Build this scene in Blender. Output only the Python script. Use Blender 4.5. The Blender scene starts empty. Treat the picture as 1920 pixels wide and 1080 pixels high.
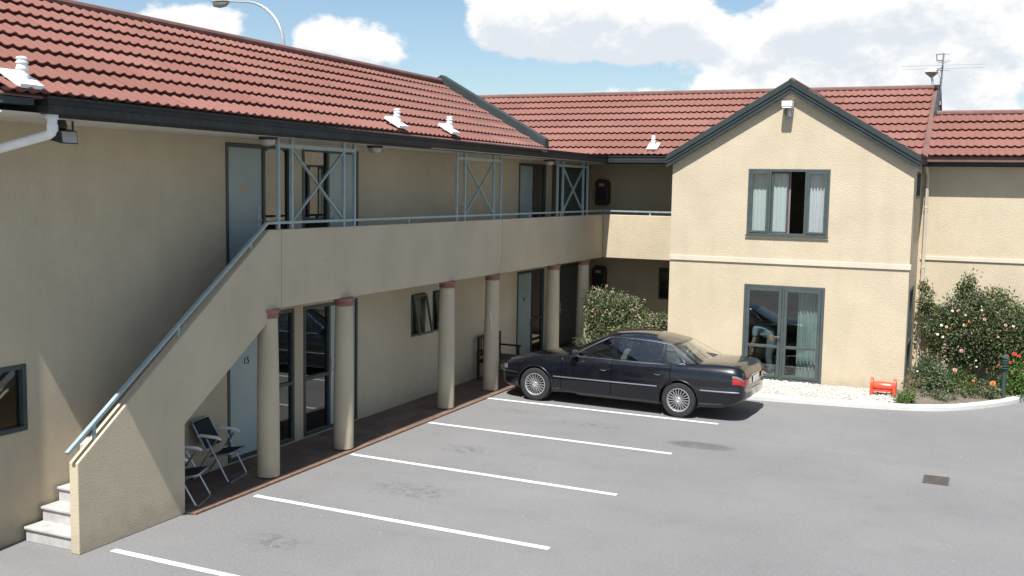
import bpy, bmesh, math, random
import numpy as np
from mathutils import Vector, Matrix
random.seed(7); rng = np.random.default_rng(7)
R = math.radians
S = bpy.context.scene
COL = S.collection

# ------------------------------------------------------------------ camera
yaw, pit, rol = R(-24.458), R(-5.465), R(1.011)
fwd = Vector((math.sin(yaw)*math.cos(pit), math.cos(yaw)*math.cos(pit), math.sin(pit)))
rgt = Vector((math.cos(yaw), -math.sin(yaw), 0)); upv = rgt.cross(fwd)
r2 = rgt*math.cos(rol)+upv*math.sin(rol); u2 = -rgt*math.sin(rol)+upv*math.cos(rol)
cd = bpy.data.cameras.new('camera'); cam = bpy.data.objects.new('camera', cd); COL.objects.link(cam)
cam.matrix_world = Matrix(((r2.x, u2.x, -fwd.x, 0), (r2.y, u2.y, -fwd.y, 0), (r2.z, u2.z, -fwd.z, 4.174), (0, 0, 0, 1)))
cd.sensor_width = 36; cd.lens = 36*1968.0/1920; cd.clip_end = 3000; cd.clip_start = .05
S.camera = cam

# ------------------------------------------------------------------ light
SUN_EL, SUN_AZ = R(60), R(7.2)          # sun behind the camera, a few degrees towards +x
sd = Vector((math.sin(SUN_AZ)*math.cos(SUN_EL), -math.cos(SUN_AZ)*math.cos(SUN_EL), math.sin(SUN_EL)))
sl = bpy.data.lights.new('sun', 'SUN'); sl.energy = 5.0; sl.angle = R(.55); sl.color = (1, .97, .93)
so = bpy.data.objects.new('sun', sl); COL.objects.link(so)
so.rotation_euler = (-sd).to_track_quat('-Z', 'Y').to_euler(); so.location = sd*60
S.view_settings.view_transform = 'Standard'; S.view_settings.look = 'None'
S.view_settings.gamma = 1; S.view_settings.use_curve_mapping = False
S.view_settings.exposure = .80

W = bpy.data.worlds.new('World'); S.world = W; W.use_nodes = True
nt = W.node_tree; nt.nodes.clear()
def N(t, **k):
    n = nt.nodes.new(t)
    for a, b in k.items(): setattr(n, a, b)
    return n
def L(a, b): nt.links.new(a, b)
def M(op, a, b=None, c=None):
    n = N('ShaderNodeMath', operation=op)
    for i, v in enumerate((a, b, c)):
        if v is None: continue
        if isinstance(v, (int, float)): n.inputs[i].default_value = v
        else: L(v, n.inputs[i])
    return n.outputs[0]
def build_world():
    sky = N('ShaderNodeTexSky', sky_type='NISHITA', sun_disc=False)
    sky.sun_elevation = SUN_EL
    sky.sun_rotation = math.atan2(sd.x, sd.y)
    sky.altitude = 20; sky.air_density = 1.0; sky.dust_density = .8; sky.ozone_density = 1.0
    tc = N('ShaderNodeTexCoord'); sp = N('ShaderNodeSeparateXYZ'); L(tc.outputs['Generated'], sp.inputs[0])
    x, y, z0 = sp.outputs
    def dirpx(u, v):
        d = (fwd + r2*(u-960)/1968 - u2*(v-540)/1968).normalized()
        return math.atan2(d.x, d.y), math.asin(d.z)
    BL = [(930, 45, .045, .028, .6), (1010, 25, .06, .036, .6), (1110, 45, .07, .030, .6), (1230, 35, .06, .038, .55), (1290, 20, .035, .03, .4), (1100, 92, .09, .012, .3),
          (1450, 90, .09, .05, .36), (1600, 70, .13, .07, .42), (1800, 110, .13, .08, .42), (1750, 20, .12, .03, .3), (1385, 5, .035, .018, -.5), (1190, 140, .08, .016, -.45), (1000, 150, .07, .02, -.5), (830, 60, .035, .06, -.5),
          (330, 45, .045, .018, .6), (420, 52, .035, .025, .6), (270, 40, .03, .013, .5), (650, 75, .04, .026, .6), (720, 90, .03, .02, .6), (590, 80, .03, .022, .5), (510, 50, .018, .04, -.5), (150, 10, .08, .02, -.5), (600, 10, .08, .02, -.45),
          (1110, 172, .05, .008, .5), (910, 180, .03, .006, .35), (1500, 160, .2, .02, .3)]
    def field(dz):
        z = M('ADD', z0, dz) if dz else z0
        az = M('ARCTAN2', x, y); el = M('ARCSINE', z)
        cv = N('ShaderNodeCombineXYZ'); L(x, cv.inputs[0]); L(y, cv.inputs[1]); L(M('MULTIPLY', z, 1.5), cv.inputs[2])
        n1 = N('ShaderNodeTexNoise'); n1.inputs['Scale'].default_value = 17.0; n1.inputs['Detail'].default_value = 11; n1.inputs['Roughness'].default_value = .62; n1.inputs['Distortion'].default_value = .15
        L(cv.outputs[0], n1.inputs['Vector'])
        n2 = N('ShaderNodeTexNoise'); n2.inputs['Scale'].default_value = 2.4; n2.inputs['Detail'].default_value = 3
        mp = N('ShaderNodeMapping'); mp.inputs['Location'].default_value = (3.1, 1.7, .4); L(cv.outputs[0], mp.inputs[0]); L(mp.outputs[0], n2.inputs['Vector'])
        tot = M('ADD', M('MULTIPLY', M('SUBTRACT', n1.outputs[0], .5), 2.1), M('MULTIPLY', M('SUBTRACT', n2.outputs[0], .5), .45))
        for (u, v, w, h, am) in BL:
            ca, ce = dirpx(u, v)
            p = M('DIVIDE', M('SUBTRACT', az, ca), w); e = M('DIVIDE', M('SUBTRACT', el, ce), h)
            d = M('ADD', M('MULTIPLY', p, p), M('MULTIPLY', e, e)); tot = M('ADD', tot, M('MULTIPLY', M('POWER', 2.718, M('MULTIPLY', d, -1.0)), am))
        return tot
    tot = field(0); above = field(.016)
    mask = N('ShaderNodeMapRange', interpolation_type='SMOOTHSTEP'); L(tot, mask.inputs[0]); mask.inputs[1].default_value = .08; mask.inputs[2].default_value = .42
    # thick cloud overhead makes the underside grey
    sh = N('ShaderNodeMapRange', interpolation_type='SMOOTHSTEP'); L(M('ADD', above, M('MULTIPLY', M('SUBTRACT', above, tot), .8)), sh.inputs[0]); sh.inputs[1].default_value = .35; sh.inputs[2].default_value = 1.25
    cc = N('ShaderNodeMix', data_type='RGBA'); L(sh.outputs[0], cc.inputs[0])
    cc.inputs[6].default_value = (9.3, 9.25, 9.2, 1); cc.inputs[7].default_value = (6.9, 7.3, 7.8, 1)
    skb = N('ShaderNodeMix', data_type='RGBA', blend_type='MULTIPLY'); skb.inputs[0].default_value = 1
    L(sky.outputs[0], skb.inputs[6]); skb.inputs[7].default_value = (1.14, 1.20, 1.22, 1)
    mx = N('ShaderNodeMix', data_type='RGBA'); L(M('MULTIPLY', mask.outputs[0], .96), mx.inputs[0]); L(skb.outputs[2], mx.inputs[6]); L(cc.outputs[2], mx.inputs[7])
    bg = N('ShaderNodeBackground'); bg.inputs[1].default_value = .065; L(mx.outputs[2], bg.inputs[0])
    o = N('ShaderNodeOutputWorld'); L(bg.outputs[0], o.inputs[0])
build_world()

# ------------------------------------------------------------------ materials
MATS = {}
class MN:
    def __init__(s, name):
        s.m = bpy.data.materials.new(name); s.m.use_nodes = True; s.t = s.m.node_tree; s.t.nodes.clear()
        s.out = s.n('ShaderNodeOutputMaterial'); s.p = s.n('ShaderNodeBsdfPrincipled'); s.l(s.p.outputs[0], s.out.inputs[0]); MATS[name] = s.m
        s.tc = s.n('ShaderNodeTexCoord')
    def n(s, t, **k):
        q = s.t.nodes.new(t)
        for a, b in k.items(): setattr(q, a, b)
        return q
    def l(s, a, b): s.t.links.new(a, b)
    def geo(s): 
        g = s.n('ShaderNodeNewGeometry'); return g
    def noise(s, scale, detail=4, rough=.55, world=True, stretch=None):
        q = s.n('ShaderNodeTexNoise'); q.inputs['Scale'].default_value = scale; q.inputs['Detail'].default_value = detail; q.inputs['Roughness'].default_value = rough
        src = s.geo().outputs['Position'] if world else s.tc.outputs['Object']
        if stretch:
            mp = s.n('ShaderNodeMapping'); mp.inputs['Scale'].default_value = stretch; s.l(src, mp.inputs[0]); src = mp.outputs[0]
        s.l(src, q.inputs['Vector']); return q.outputs[0]
    def ramp(s, fac, stops):
        q = s.n('ShaderNodeValToRGB'); s.l(fac, q.inputs[0]); e = q.color_ramp.elements
        while len(e) < len(stops): e.new(.5)
        for i, (p, c) in enumerate(stops):
            e[i].position = p; e[i].color = (*c, 1) if len(c) == 3 else c
        return q.outputs[0]
    def mix(s, f, a, b, bt='MIX'):
        q = s.n('ShaderNodeMix', data_type='RGBA', blend_type=bt)
        for i, v in ((0, f), (6, a), (7, b)):
            if isinstance(v, (int, float)): q.inputs[i].default_value = v
            elif isinstance(v, tuple): q.inputs[i].default_value = (*v, 1)
            else: s.l(v, q.inputs[i])
        return q.outputs[2]
    def mapr(s, f, a, b, c=0., d=1.):
        q = s.n('ShaderNodeMapRange'); s.l(f, q.inputs[0])
        for i, v in enumerate((a, b, c, d)): q.inputs[i+1].default_value = v
        return q.outputs[0]
    def base(s, c, rough=.6, metal=0, spec=.5):
        if isinstance(c, tuple): s.p.inputs['Base Color'].default_value = (*c, 1)
        else: s.l(c, s.p.inputs['Base Color'])
        if isinstance(rough, (int, float)): s.p.inputs['Roughness'].default_value = rough
        else: s.l(rough, s.p.inputs['Roughness'])
        s.p.inputs['Metallic'].default_value = metal; s.p.inputs['Specular IOR Level'].default_value = spec
        return s
    def bump(s, h, dist, strength=1.):
        q = s.n('ShaderNodeBump'); q.inputs['Distance'].default_value = dist; q.inputs['Strength'].default_value = strength
        s.l(h, q.inputs['Height']); s.l(q.outputs[0], s.p.inputs['Normal']); return s

def simple(name, c, rough=.5, metal=0, spec=.5, var=.08, vs=6, bumpd=0, bs=60):
    m = MN(name); d = tuple(v*(1-var*1.6) for v in c); e = tuple(min(1, v*(1+var)) for v in c)
    m.base(m.ramp(m.noise(vs, 5), [(.3, d), (.7, e)]), rough, metal, spec)
    if bumpd: m.bump(m.noise(bs, 3), bumpd)
    return m.m

def mk_stucco(name, c, grain=.006):
    m = MN(name)
    a = m.noise(1.3, 6, .6); b = m.noise(95, 3, .7)
    col = m.mix(m.mapr(a, .35, .65), tuple(v*.93 for v in c), tuple(v*1.04 for v in c))
    streak = m.noise(3.0, 4, .6, stretch=(1.6, 1.6, .16))
    col = m.mix(m.mapr(streak, .50, .74, 0, .13), col, tuple(v*.62 for v in (c[0], c[1]*.98, c[2]*.95)))
    spk = m.noise(140, 2, .6)
    col = m.mix(m.mapr(spk, .35, .7, .0, .18), col, tuple(v*.78 for v in c))
    # splash dirt just above the ground
    g = m.n('ShaderNodeSeparateXYZ'); m.l(m.geo().outputs['Position'], g.inputs[0])
    mm = m.n('ShaderNodeMath', operation='ADD'); m.l(g.outputs[2], mm.inputs[0]); m.l(m.mapr(m.noise(5, 4), .3, .7, -.12, .12), mm.inputs[1])
    col = m.mix(m.mapr(mm.outputs[0], .06, .36, .42, 0), col, (.30, .25, .19))
    m.base(col, .92, 0, .2)
    v = m.n('ShaderNodeTexVoronoi', feature='SMOOTH_F1'); v.inputs['Scale'].default_value = 70; m.l(m.geo().outputs['Position'], v.inputs['Vector'])
    hh = m.n('ShaderNodeMath', operation='ADD'); m.l(v.outputs['Distance'], hh.inputs[0]); m.l(b, hh.inputs[1])
    m.bump(hh.outputs[0], grain*1.7, .55)
    return m.m
mk_stucco('stucco', (.515, .440, .317))
mk_stucco('band_paint', (.56, .50, .40), .002)
def mk_roof():
    m = MN('roof_tile')
    oi = m.n('ShaderNodeObjectInfo')
    c = m.ramp(oi.outputs['Random'], [(0, (.190, .085, .067)), (.35, (.213, .098, .078)), (.75, (.226, .105, .085)), (1, (.252, .121, .099))])
    c = m.mix(m.mapr(m.noise(70, 3, .75), .40, .68, 0, .6), c, (.140, .060, .048))
    c = m.mix(m.mapr(m.noise(1.4, 6, .62), .55, .75, 0, .30), c, (.13, .072, .058))
    c = m.mix(m.mapr(m.noise(7, 6, .72), .60, .78, 0, .34), c, (.27, .18, .145))
    m.base(c, .9, 0, .25); m.bump(m.noise(180, 2), .004, .7)
mk_roof()
simple('ridge_paint', (.150, .078, .064), .8, var=.15, vs=4)
simple('trim_slate', (.034, .044, .044), .5, spec=.3, var=.14, vs=3); simple('gutter_slate', (.026, .028, .027), .55, spec=.25, var=.16, vs=2.5)
simple('soffit_paint', (.56, .53, .45), .7, var=.07)
simple('rail_paint', (.27, .345, .35), .38, var=.08, vs=9); simple('frame_green', (.058, .074, .072), .45, var=.10)
simple('frame_dark', (.045, .058, .055), .4, var=.12)
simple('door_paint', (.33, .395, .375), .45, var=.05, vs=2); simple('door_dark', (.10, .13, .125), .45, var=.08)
simple('capital_red', (.27, .125, .10), .75, var=.14)
simple('white_plastic', (.78, .78, .77), .4, var=.05); simple('white_paint', (.80, .80, .79), .6, var=.05)
simple('chrome', (.72, .73, .75), .18, 1.0, var=.03); simple('steel', (.48, .49, .52), .35, .9, var=.05); simple('alloy', (.50, .50, .52), .35, .6, var=.05)
simple('black_plastic', (.018, .019, .02), .5, var=.1); simple('rubber', (.018, .018, .018), .82, var=.2, vs=20)
simple('underbody', (.006, .006, .006), .9); simple('brass', (.55, .38, .12), .35, .8)
simple('room_wall', (.30, .27, .22), .9); simple('room_floor', (.12, .09, .07), .9)
simple('concrete', (.38, .36, .33), .88, var=.18, vs=8, bumpd=.003, bs=90)
simple('step_paint', (.40, .385, .37), .85, var=.14, vs=7, bumpd=.002, bs=120)
simple('seat_fabric', (.016, .024, .026), .9, var=.2, vs=30); simple('bench_wood', (.030, .020, .014), .6, var=.3, vs=14)
simple('car_leather', (.46, .42, .34), .6, var=.06); simple('dash', (.03, .03, .032), .6)
simple('red_paint', (.62, .075, .035), .32, var=.15, vs=14); simple('bollard_green', (.03, .055, .05), .5)
simple('bark', (.09, .065, .045), .9, var=.3, vs=30); simple('antenna_metal', (.20, .21, .23), .6); simple('galv', (.50, .52, .54), .4, .6, var=.1)
simple('handle_grey', (.48, .47, .52), .35); simple('pink_box', (.55, .30, .27), .6); simple('phone_brown', (.060, .028, .023), .5, var=.2)
simple('skin', (.46, .27, .19), .6); simple('shirt', (.26, .32, .36), .85); simple('trousers', (.15, .155, .18), .9); simple('hair', (.03, .022, .016), .7); simple('cloth_white', (.75, .74, .72), .9)
simple('edging', (.20, .115, .07), .85, var=.2, vs=12); simple('grate_iron', (.095, .080, .072), .7, .2, var=.25, vs=25)
simple('stem', (.10, .13, .05), .7)
def mk_paint():
    m = MN('car_paint'); m.base((.003, .0037, .0068), .3, 0, .25)
    m.p.inputs['Coat Weight'].default_value = 1; m.p.inputs['Coat Roughness'].default_value = .045
    n = m.noise(2.2, 5, .6); m.l(m.mapr(n, .3, .7, .22, .34), m.p.inputs['Roughness'])
mk_paint()
def mk_lamp(name, c, rough=.08, tr=.0, em=None):
    m = MN(name); m.base(c, rough); m.p.inputs['Coat Weight'].default_value = 1; m.p.inputs['Coat Roughness'].default_value = .03
    m.p.inputs['Transmission Weight'].default_value = tr
mk_lamp('lens_red', (.30, .008, .012)); mk_lamp('lens_clear', (.75, .76, .78), .1); mk_lamp('headlamp_glass', (.16, .165, .17), .06); mk_lamp('lens_smoke', (.16, .10, .085), .12); mk_lamp('bowl_glass', (.34, .34, .31), .3); mk_lamp('lens_amber', (.6, .2, .02))
def mk_glass(name, tint, refl=1.0, rough=.0, ior=1.5):
    m = MN(name); m.t.nodes.remove(m.p)
    tr = m.n('ShaderNodeBsdfTransparent'); tr.inputs[0].default_value = (*tint, 1)
    gl = m.n('ShaderNodeBsdfGlossy'); gl.inputs['Roughness'].default_value = rough; gl.inputs[0].default_value = (1, 1, 1, 1)
    lw = m.n('ShaderNodeLayerWeight'); pw = m.n('ShaderNodeMath', operation='POWER'); pw.inputs[1].default_value = 5; m.l(lw.outputs['Facing'], pw.inputs[0]); fr = m.n('ShaderNodeMath', operation='MULTIPLY_ADD'); fr.inputs[1].default_value = .96; fr.inputs[2].default_value = .042; m.l(pw.outputs[0], fr.inputs[0]); lw.inputs[0].default_value = .5
    mu = m.n('ShaderNodeMath', operation='MULTIPLY'); mu.inputs[1].default_value = refl; mu.use_clamp = True; m.l(fr.outputs[0], mu.inputs[0])
    mx = m.n('ShaderNodeMixShader'); m.l(mu.outputs[0], mx.inputs[0]); m.l(tr.outputs[0], mx.inputs[1]); m.l(gl.outputs[0], mx.inputs[2]); m.l(mx.outputs[0], m.out.inputs[0])
mk_glass('window_glass', (.93, .96, .955), 1.0); mk_glass('tinted_glass', (.76, .82, .81), 1.8); mk_glass('car_glass', (.40, .47, .50), 2.6); mk_glass('door_glass', (.42, .47, .47), 2.4)
def mk_cloth(name, c, trn=.35):
    m = MN(name); m.base(m.ramp(m.noise(40, 3), [(.3, tuple(v*.92 for v in c)), (.7, c)]), .9, 0, .1)
    t = m.n('ShaderNodeBsdfTranslucent'); t.inputs[0].default_value = (*c, 1)
    x = m.n('ShaderNodeMixShader'); x.inputs[0].default_value = trn; m.l(m.p.outputs[0], x.inputs[1]); m.l(t.outputs[0], x.inputs[2]); m.l(x.outputs[0], m.out.inputs[0])
mk_cloth('curtain_white', (.84, .84, .87)); mk_cloth('curtain_green', (.69, .735, .715)); mk_cloth('curtain_pattern', (.50, .40, .42))
def mk_leaf(name, stops, rough=.42, trn=.34):
    m = MN(name); g = m.geo()
    c = m.ramp(g.outputs['Random Per Island'], stops)
    m.base(c, rough, 0, .4)
    t = m.n('ShaderNodeBsdfTranslucent'); m.l(m.mix(1., c, (1.0, 1.15, .6), 'MULTIPLY'), t.inputs[0])
    x = m.n('ShaderNodeMixShader'); x.inputs[0].default_value = trn; m.l(m.p.outputs[0], x.inputs[1]); m.l(t.outputs[0], x.inputs[2]); m.l(x.outputs[0], m.out.inputs[0])
mk_leaf('leaf_rose', [(0, (.030, .052, .020)), (.30, (.065, .105, .040)), (.60, (.125, .16, .065)), (.86, (.23, .24, .125)), (1, (.26, .15, .09))])
mk_leaf('leaf_grey', [(0, (.04, .066, .036)), (.5, (.09, .125, .068)), (.85, (.19, .21, .12)), (1, (.25, .25, .16))])
mk_leaf('leaf_bright', [(0, (.05, .11, .022)), (.6, (.10, .18, .04)), (1, (.20, .26, .08))])
mk_leaf('leaf_blossom', [(0, (.03, .055, .022)), (.40, (.07, .105, .045)), (.62, (.17, .20, .10)), (.82, (.34, .33, .21)), (.93, (.44, .33, .25)), (1, (.50, .45, .33))])
mk_leaf('leaf_dry', [(0, (.12, .10, .045)), (.5, (.19, .17, .07)), (1, (.26, .22, .12))])
for nm, a, b in (('petal_pink', (.56, .20, .24), (.68, .40, .40)), ('petal_white', (.74, .70, .62), (.80, .78, .74)), ('petal_red', (.55, .03, .03), (.66, .08, .05)), ('petal_orange', (.62, .17, .04), (.68, .28, .09)), ('petal_peach', (.74, .50, .34), (.78, .62, .48))):
    mk_leaf(nm, [(0, a), (1, b)], .6, .25)
def mk_asphalt():
    m = MN('asphalt')
    c = m.mix(m.mapr(m.noise(.28, 6, .62), .32, .68), (.136, .135, .134), (.184, .182, .179))
    c = m.mix(m.mapr(m.noise(26, 3, .75), .34, .70, 0, .60), c, (.225, .225, .224))
    c = m.mix(m.mapr(m.noise(48, 3, .75), .52, .70, 0, .55), c, (.085, .085, .088))
    c = m.mix(m.mapr(m.noise(90, 2, .7), .58, .74, 0, .6), c, (.27, .265, .26))
    c = m.mix(m.mapr(m.noise(2.1, 7, .68), .55, .76, 0, .30), c, (.105, .104, .103))
    c = m.mix(m.mapr(m.noise(.9, 5, .6, stretch=(.35, 1.6, 1)), .54, .74, 0, .26), c, (.125, .124, .122))
    c = m.mix(m.mapr(m.noise(1.1, 6, .6, stretch=(.12, 2.2, 1)), .60, .72, 0, .16), c, (.23, .225, .22))
    m.base(c, .93, 0, .25); m.bump(m.noise(60, 4, .75), .008, .9)
mk_asphalt()
def mk_line():
    m = MN('line_paint')
    w = m.mapr(m.noise(14, 7, .75), .50, .68, 0, .7)
    m.base(m.mix(w, (.62, .62, .61), (.24, .24, .24)), .75); m.bump(m.noise(120, 3), .003)
mk_line()
def mk_stain(name, scale, lo, hi, amt, core):
    m = MN(name); m.base((.055, .055, .058), .75)
    gr = m.n('ShaderNodeVectorMath', operation='DISTANCE'); gr.inputs[1].default_value = (.5, .5, 0); mpz = m.n('ShaderNodeMapping'); mpz.inputs['Scale'].default_value = (1, 1, 0); m.l(m.tc.outputs['Generated'], mpz.inputs[0]); m.l(mpz.outputs[0], gr.inputs[0])
    f = m.mapr(gr.outputs['Value'], core, .5, 1, 0)
    mu = m.n('ShaderNodeMath', operation='MULTIPLY', use_clamp=True); m.l(f, mu.inputs[0]); m.l(m.mapr(m.noise(scale, 8, .72), lo, hi, 0, amt), mu.inputs[1])
    t = m.n('ShaderNodeBsdfTransparent'); x = m.n('ShaderNodeMixShader'); m.l(mu.outputs[0], x.inputs[0]); m.l(t.outputs[0], x.inputs[1]); m.l(m.p.outputs[0], x.inputs[2]); m.l(x.outputs[0], m.out.inputs[0])
mk_stain('damp_patch', 3, .2, .55, .27, .30)
mk_stain('stain', 7, .46, .72, .5, .05)
def mk_gravel():
    m = MN('gravel'); g = m.geo()
    m.base(m.ramp(g.outputs['Random Per Island'], [(0, (.30, .28, .245)), (.4, (.46, .43, .38)), (1, (.60, .58, .53))]), .9)
    m = MN('gravel_bed'); v = m.n('ShaderNodeTexVoronoi'); v.inputs['Scale'].default_value = 38; m.l(m.geo().outputs['Position'], v.inputs['Vector'])
    m.base(m.mix(m.mapr(v.outputs['Distance'], .2, .75, 0, .8), (.52, .49, .44), (.24, .22, .19)), .95); m.bump(v.outputs['Distance'], -.015)
mk_gravel()
def mk_soil():
    m = MN('soil'); c = m.mix(m.mapr(m.noise(11, 6, .7), .3, .7), (.085, .065, .05), (.21, .175, .14))
    m.base(m.mix(m.mapr(m.noise(60, 3), .55, .7, 0, .6), c, (.30, .26, .21)), .95); m.bump(m.noise(26, 6, .7), .03)
mk_soil()
def mk_tilefloor():
    m = MN('paver'); oi = m.n('ShaderNodeObjectInfo')
    c = m.ramp(oi.outputs['Random'], [(0, (.115, .075, .055)), (.5, (.14, .092, .068)), (1, (.17, .115, .085))])
    m.base(m.mix(m.mapr(m.noise(7, 6, .65), .45, .75, 0, .5), c, (.075, .055, .045)), .85); m.bump(m.noise(90, 3), .002)
mk_tilefloor(); simple('grout', (.10, .085, .075), .95)
def mk_kerb():
    m = MN('kerb_paint'); c = m.mix(m.mapr(m.noise(9, 6, .7), .55, .75, 0, .5), (.52, .51, .48), (.30, .28, .26))
    m.base(c, .88); m.bump(m.noise(70, 4), .005)
mk_kerb()

# ------------------------------------------------------------------ mesh helpers
WLOC = {}
def wl(o): return WLOC.get(o.name, Vector((0, 0, 0))) if o else Vector((0, 0, 0))
def tag(o, label=None, cat=None, group=None, kind=None):
    if label: o['label'] = label
    if cat: o['category'] = cat
    if group: o['group'] = group
    if kind: o['kind'] = kind
    return o
def thing(name, label, cat, loc=(0, 0, 0), group=None):
    o = bpy.data.objects.new(name, None); COL.objects.link(o); o.location = loc; o.empty_display_size = .1
    WLOC[o.name] = Vector(loc); return tag(o, label, cat, group)
def place(name, me, world, parent=None):
    o = bpy.data.objects.new(name, me); COL.objects.link(o)
    world = Vector(world)
    if parent: o.parent = parent
    o.location = world - wl(parent); WLOC[o.name] = world
    return o
def copy_tree(o, parent=None):
    c = o.copy(); COL.objects.link(c)
    if parent: c.parent = parent
    for ch in list(o.children): copy_tree(ch, c)
    return c
class MB:
    def __init__(s): s.v = []; s.f = []; s.m = []; s.sm = []; s.mi = 0
    def add(s, vs, fs, smooth=False):
        b = len(s.v); s.v += [tuple(p) for p in vs]
        for f in fs: s.f.append(tuple(i+b for i in f)); s.m.append(s.mi); s.sm.append(smooth)
        return s
    def box(s, x0, x1, y0, y1, z0, z1):
        vs = [(x, y, z) for x in (x0, x1) for y in (y0, y1) for z in (z0, z1)]
        return s.add(vs, [(0, 1, 3, 2), (4, 6, 7, 5), (0, 4, 5, 1), (2, 3, 7, 6), (0, 2, 6, 4), (1, 5, 7, 3)])
    def prism(s, poly, axis, a, b):
        def mk(p, c): return {'x': (c, p[0], p[1]), 'y': (p[0], c, p[1]), 'z': (p[0], p[1], c)}[axis]
        n = len(poly); vs = [mk(p, a) for p in poly]+[mk(p, b) for p in poly]
        return s.add(vs, [tuple(range(n))[::-1], tuple(range(n, 2*n))]+[(i, (i+1) % n, n+(i+1) % n, n+i) for i in range(n)])
    def bar(s, p, q, w, h=None, up=(0, 0, 1)):
        h = h or w; p, q = Vector(p), Vector(q); d = (q-p).normalized(); u = Vector(up)
        if abs(d.dot(u)) > .99: u = Vector((1, 0, 0))
        a = d.cross(u).normalized()*w/2; b = a.cross(d).normalized()*h/2
        vs = [e+i*a+j*b for e in (p, q) for i, j in ((-1, -1), (1, -1), (1, 1), (-1, 1))]
        return s.add(vs, [(3, 2, 1, 0), (4, 5, 6, 7)]+[(i, (i+1) % 4, 4+(i+1) % 4, 4+i) for i in range(4)])
    def tube(s, pts, r, n=8, closed=False, cap=True):
        pts = [Vector(p) for p in pts]; rs = r if isinstance(r, (list, tuple)) else [r]*len(pts)
        vs = []; u = None; m = len(pts)
        for i, p in enumerate(pts):
            if closed: d = (pts[(i+1) % m]-pts[i-1]).normalized()
            else: d = (pts[min(i+1, m-1)]-pts[max(i-1, 0)]).normalized()
            if u is None: u = d.orthogonal().normalized()
            u = (u-d*u.dot(d)).normalized(); w = d.cross(u)
            vs += [p+(u*math.cos(2*math.pi*k/n)+w*math.sin(2*math.pi*k/n))*rs[i] for k in range(n)]
        fs = []
        for i in range(m if closed else m-1):
            j = (i+1) % m
            fs += [(i*n+k, i*n+(k+1) % n, j*n+(k+1) % n, j*n+k) for k in range(n)]
        if cap and not closed: fs += [tuple(range(n))[::-1], tuple(range((m-1)*n, m*n))]
        return s.add(vs, fs, True)
    def lathe(s, prof, c=(0, 0, 0), axis='z', n=24, cap=True):
        vs = []
        for r, h in prof:
            for k in range(n):
                a = 2*math.pi*k/n; x, y = r*math.cos(a), r*math.sin(a)
                p = {'z': (x, y, h), 'y': (x, h, y), 'x': (h, x, y)}[axis]
                vs.append((p[0]+c[0], p[1]+c[1], p[2]+c[2]))
        m = len(prof)
        fs = [(i*n+k, i*n+(k+1) % n, (i+1)*n+(k+1) % n, (i+1)*n+k) for i in range(m-1) for k in range(n)]
        if cap: fs += [tuple(range(n))[::-1], tuple(range((m-1)*n, m*n))]
        return s.add(vs, fs, True)
    def grid(s, P, smooth=True):       # P[i][j] points
        a, b = len(P), len(P[0]); return s.add([p for row in P for p in row], [(i*b+j, i*b+j+1, (i+1)*b+j+1, (i+1)*b+j) for i in range(a-1) for j in range(b-1)], smooth)
    def mesh(s, name, mats, origin=None, sharp=35):
        V = np.array(s.v, float)
        if origin is None: origin = np.array([(V[:, 0].min()+V[:, 0].max())/2, (V[:, 1].min()+V[:, 1].max())/2, V[:, 2].min()])
        o = np.array(origin, float)
        me = bpy.data.meshes.new(name); me.from_pydata((V-o).tolist(), [], s.f)
        for m in ([mats] if isinstance(mats, str) else mats): me.materials.append(MATS[m])
        me.polygons.foreach_set('material_index', s.m); me.polygons.foreach_set('use_smooth', [True]*len(s.f) if any(s.sm) else s.sm)
        me.update()
        bm = bmesh.new(); bm.from_mesh(me); bmesh.ops.recalc_face_normals(bm, faces=bm.faces); bm.to_mesh(me); bm.free()
        if any(s.sm): me.set_sharp_from_angle(angle=R(sharp))
        return me, Vector(o)
    def build(s, name, mats, parent=None, label=None, cat=None, group=None, kind=None, bevel=0, sharp=35, origin=None):
        me, o = s.mesh(name, mats, origin, sharp); ob = place(name, me, o, parent)
        if bevel:
            b = ob.modifiers.new('bevel', 'BEVEL'); b.width = bevel; b.segments = 2; b.limit_method = 'ANGLE'; b.angle_limit = R(40)
        return tag(ob, label, cat, group, kind)
def wall(mb, axis, c0, c1, u0, u1, z0, z1, ops=()):
    """wall slab between c0 (outer) and c1 (inner) across axis 'x' or 'y', rectangular openings (ua,ub,za,zb)"""
    us = sorted({u0, u1, *[v for o in ops for v in o[:2] if u0 < v < u1]}); zs = sorted({z0, z1, *[v for o in ops for v in o[2:] if z0 < v < z1]})
    P = (lambda c, u, z: (c, u, z)) if axis == 'x' else (lambda c, u, z: (u, c, z))
    q = lambda *p: mb.add(p, [(0, 1, 2, 3)])
    for i in range(len(us)-1):
        for j in range(len(zs)-1):
            a, b, c, d = us[i], us[i+1], zs[j], zs[j+1]; mu, mz = (a+b)/2, (c+d)/2
            if any(o[0] < mu < o[1] and o[2] < mz < o[3] for o in ops): continue
            for cc in (c0, c1): q(P(cc, a, c), P(cc, b, c), P(cc, b, d), P(cc, a, d))
    for (a, b, c, d) in list(ops)+[(u0, u1, z0, z1)]:
        a, b, c, d = max(a, u0), min(b, u1), max(c, z0), min(d, z1)
        for (ua, za, ub, zb) in ((a, c, b, c), (a, d, b, d), (a, c, a, d), (b, c, b, d)): q(P(c0, ua, za), P(c0, ub, zb), P(c1, ub, zb), P(c1, ua, za))
    return mb
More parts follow.
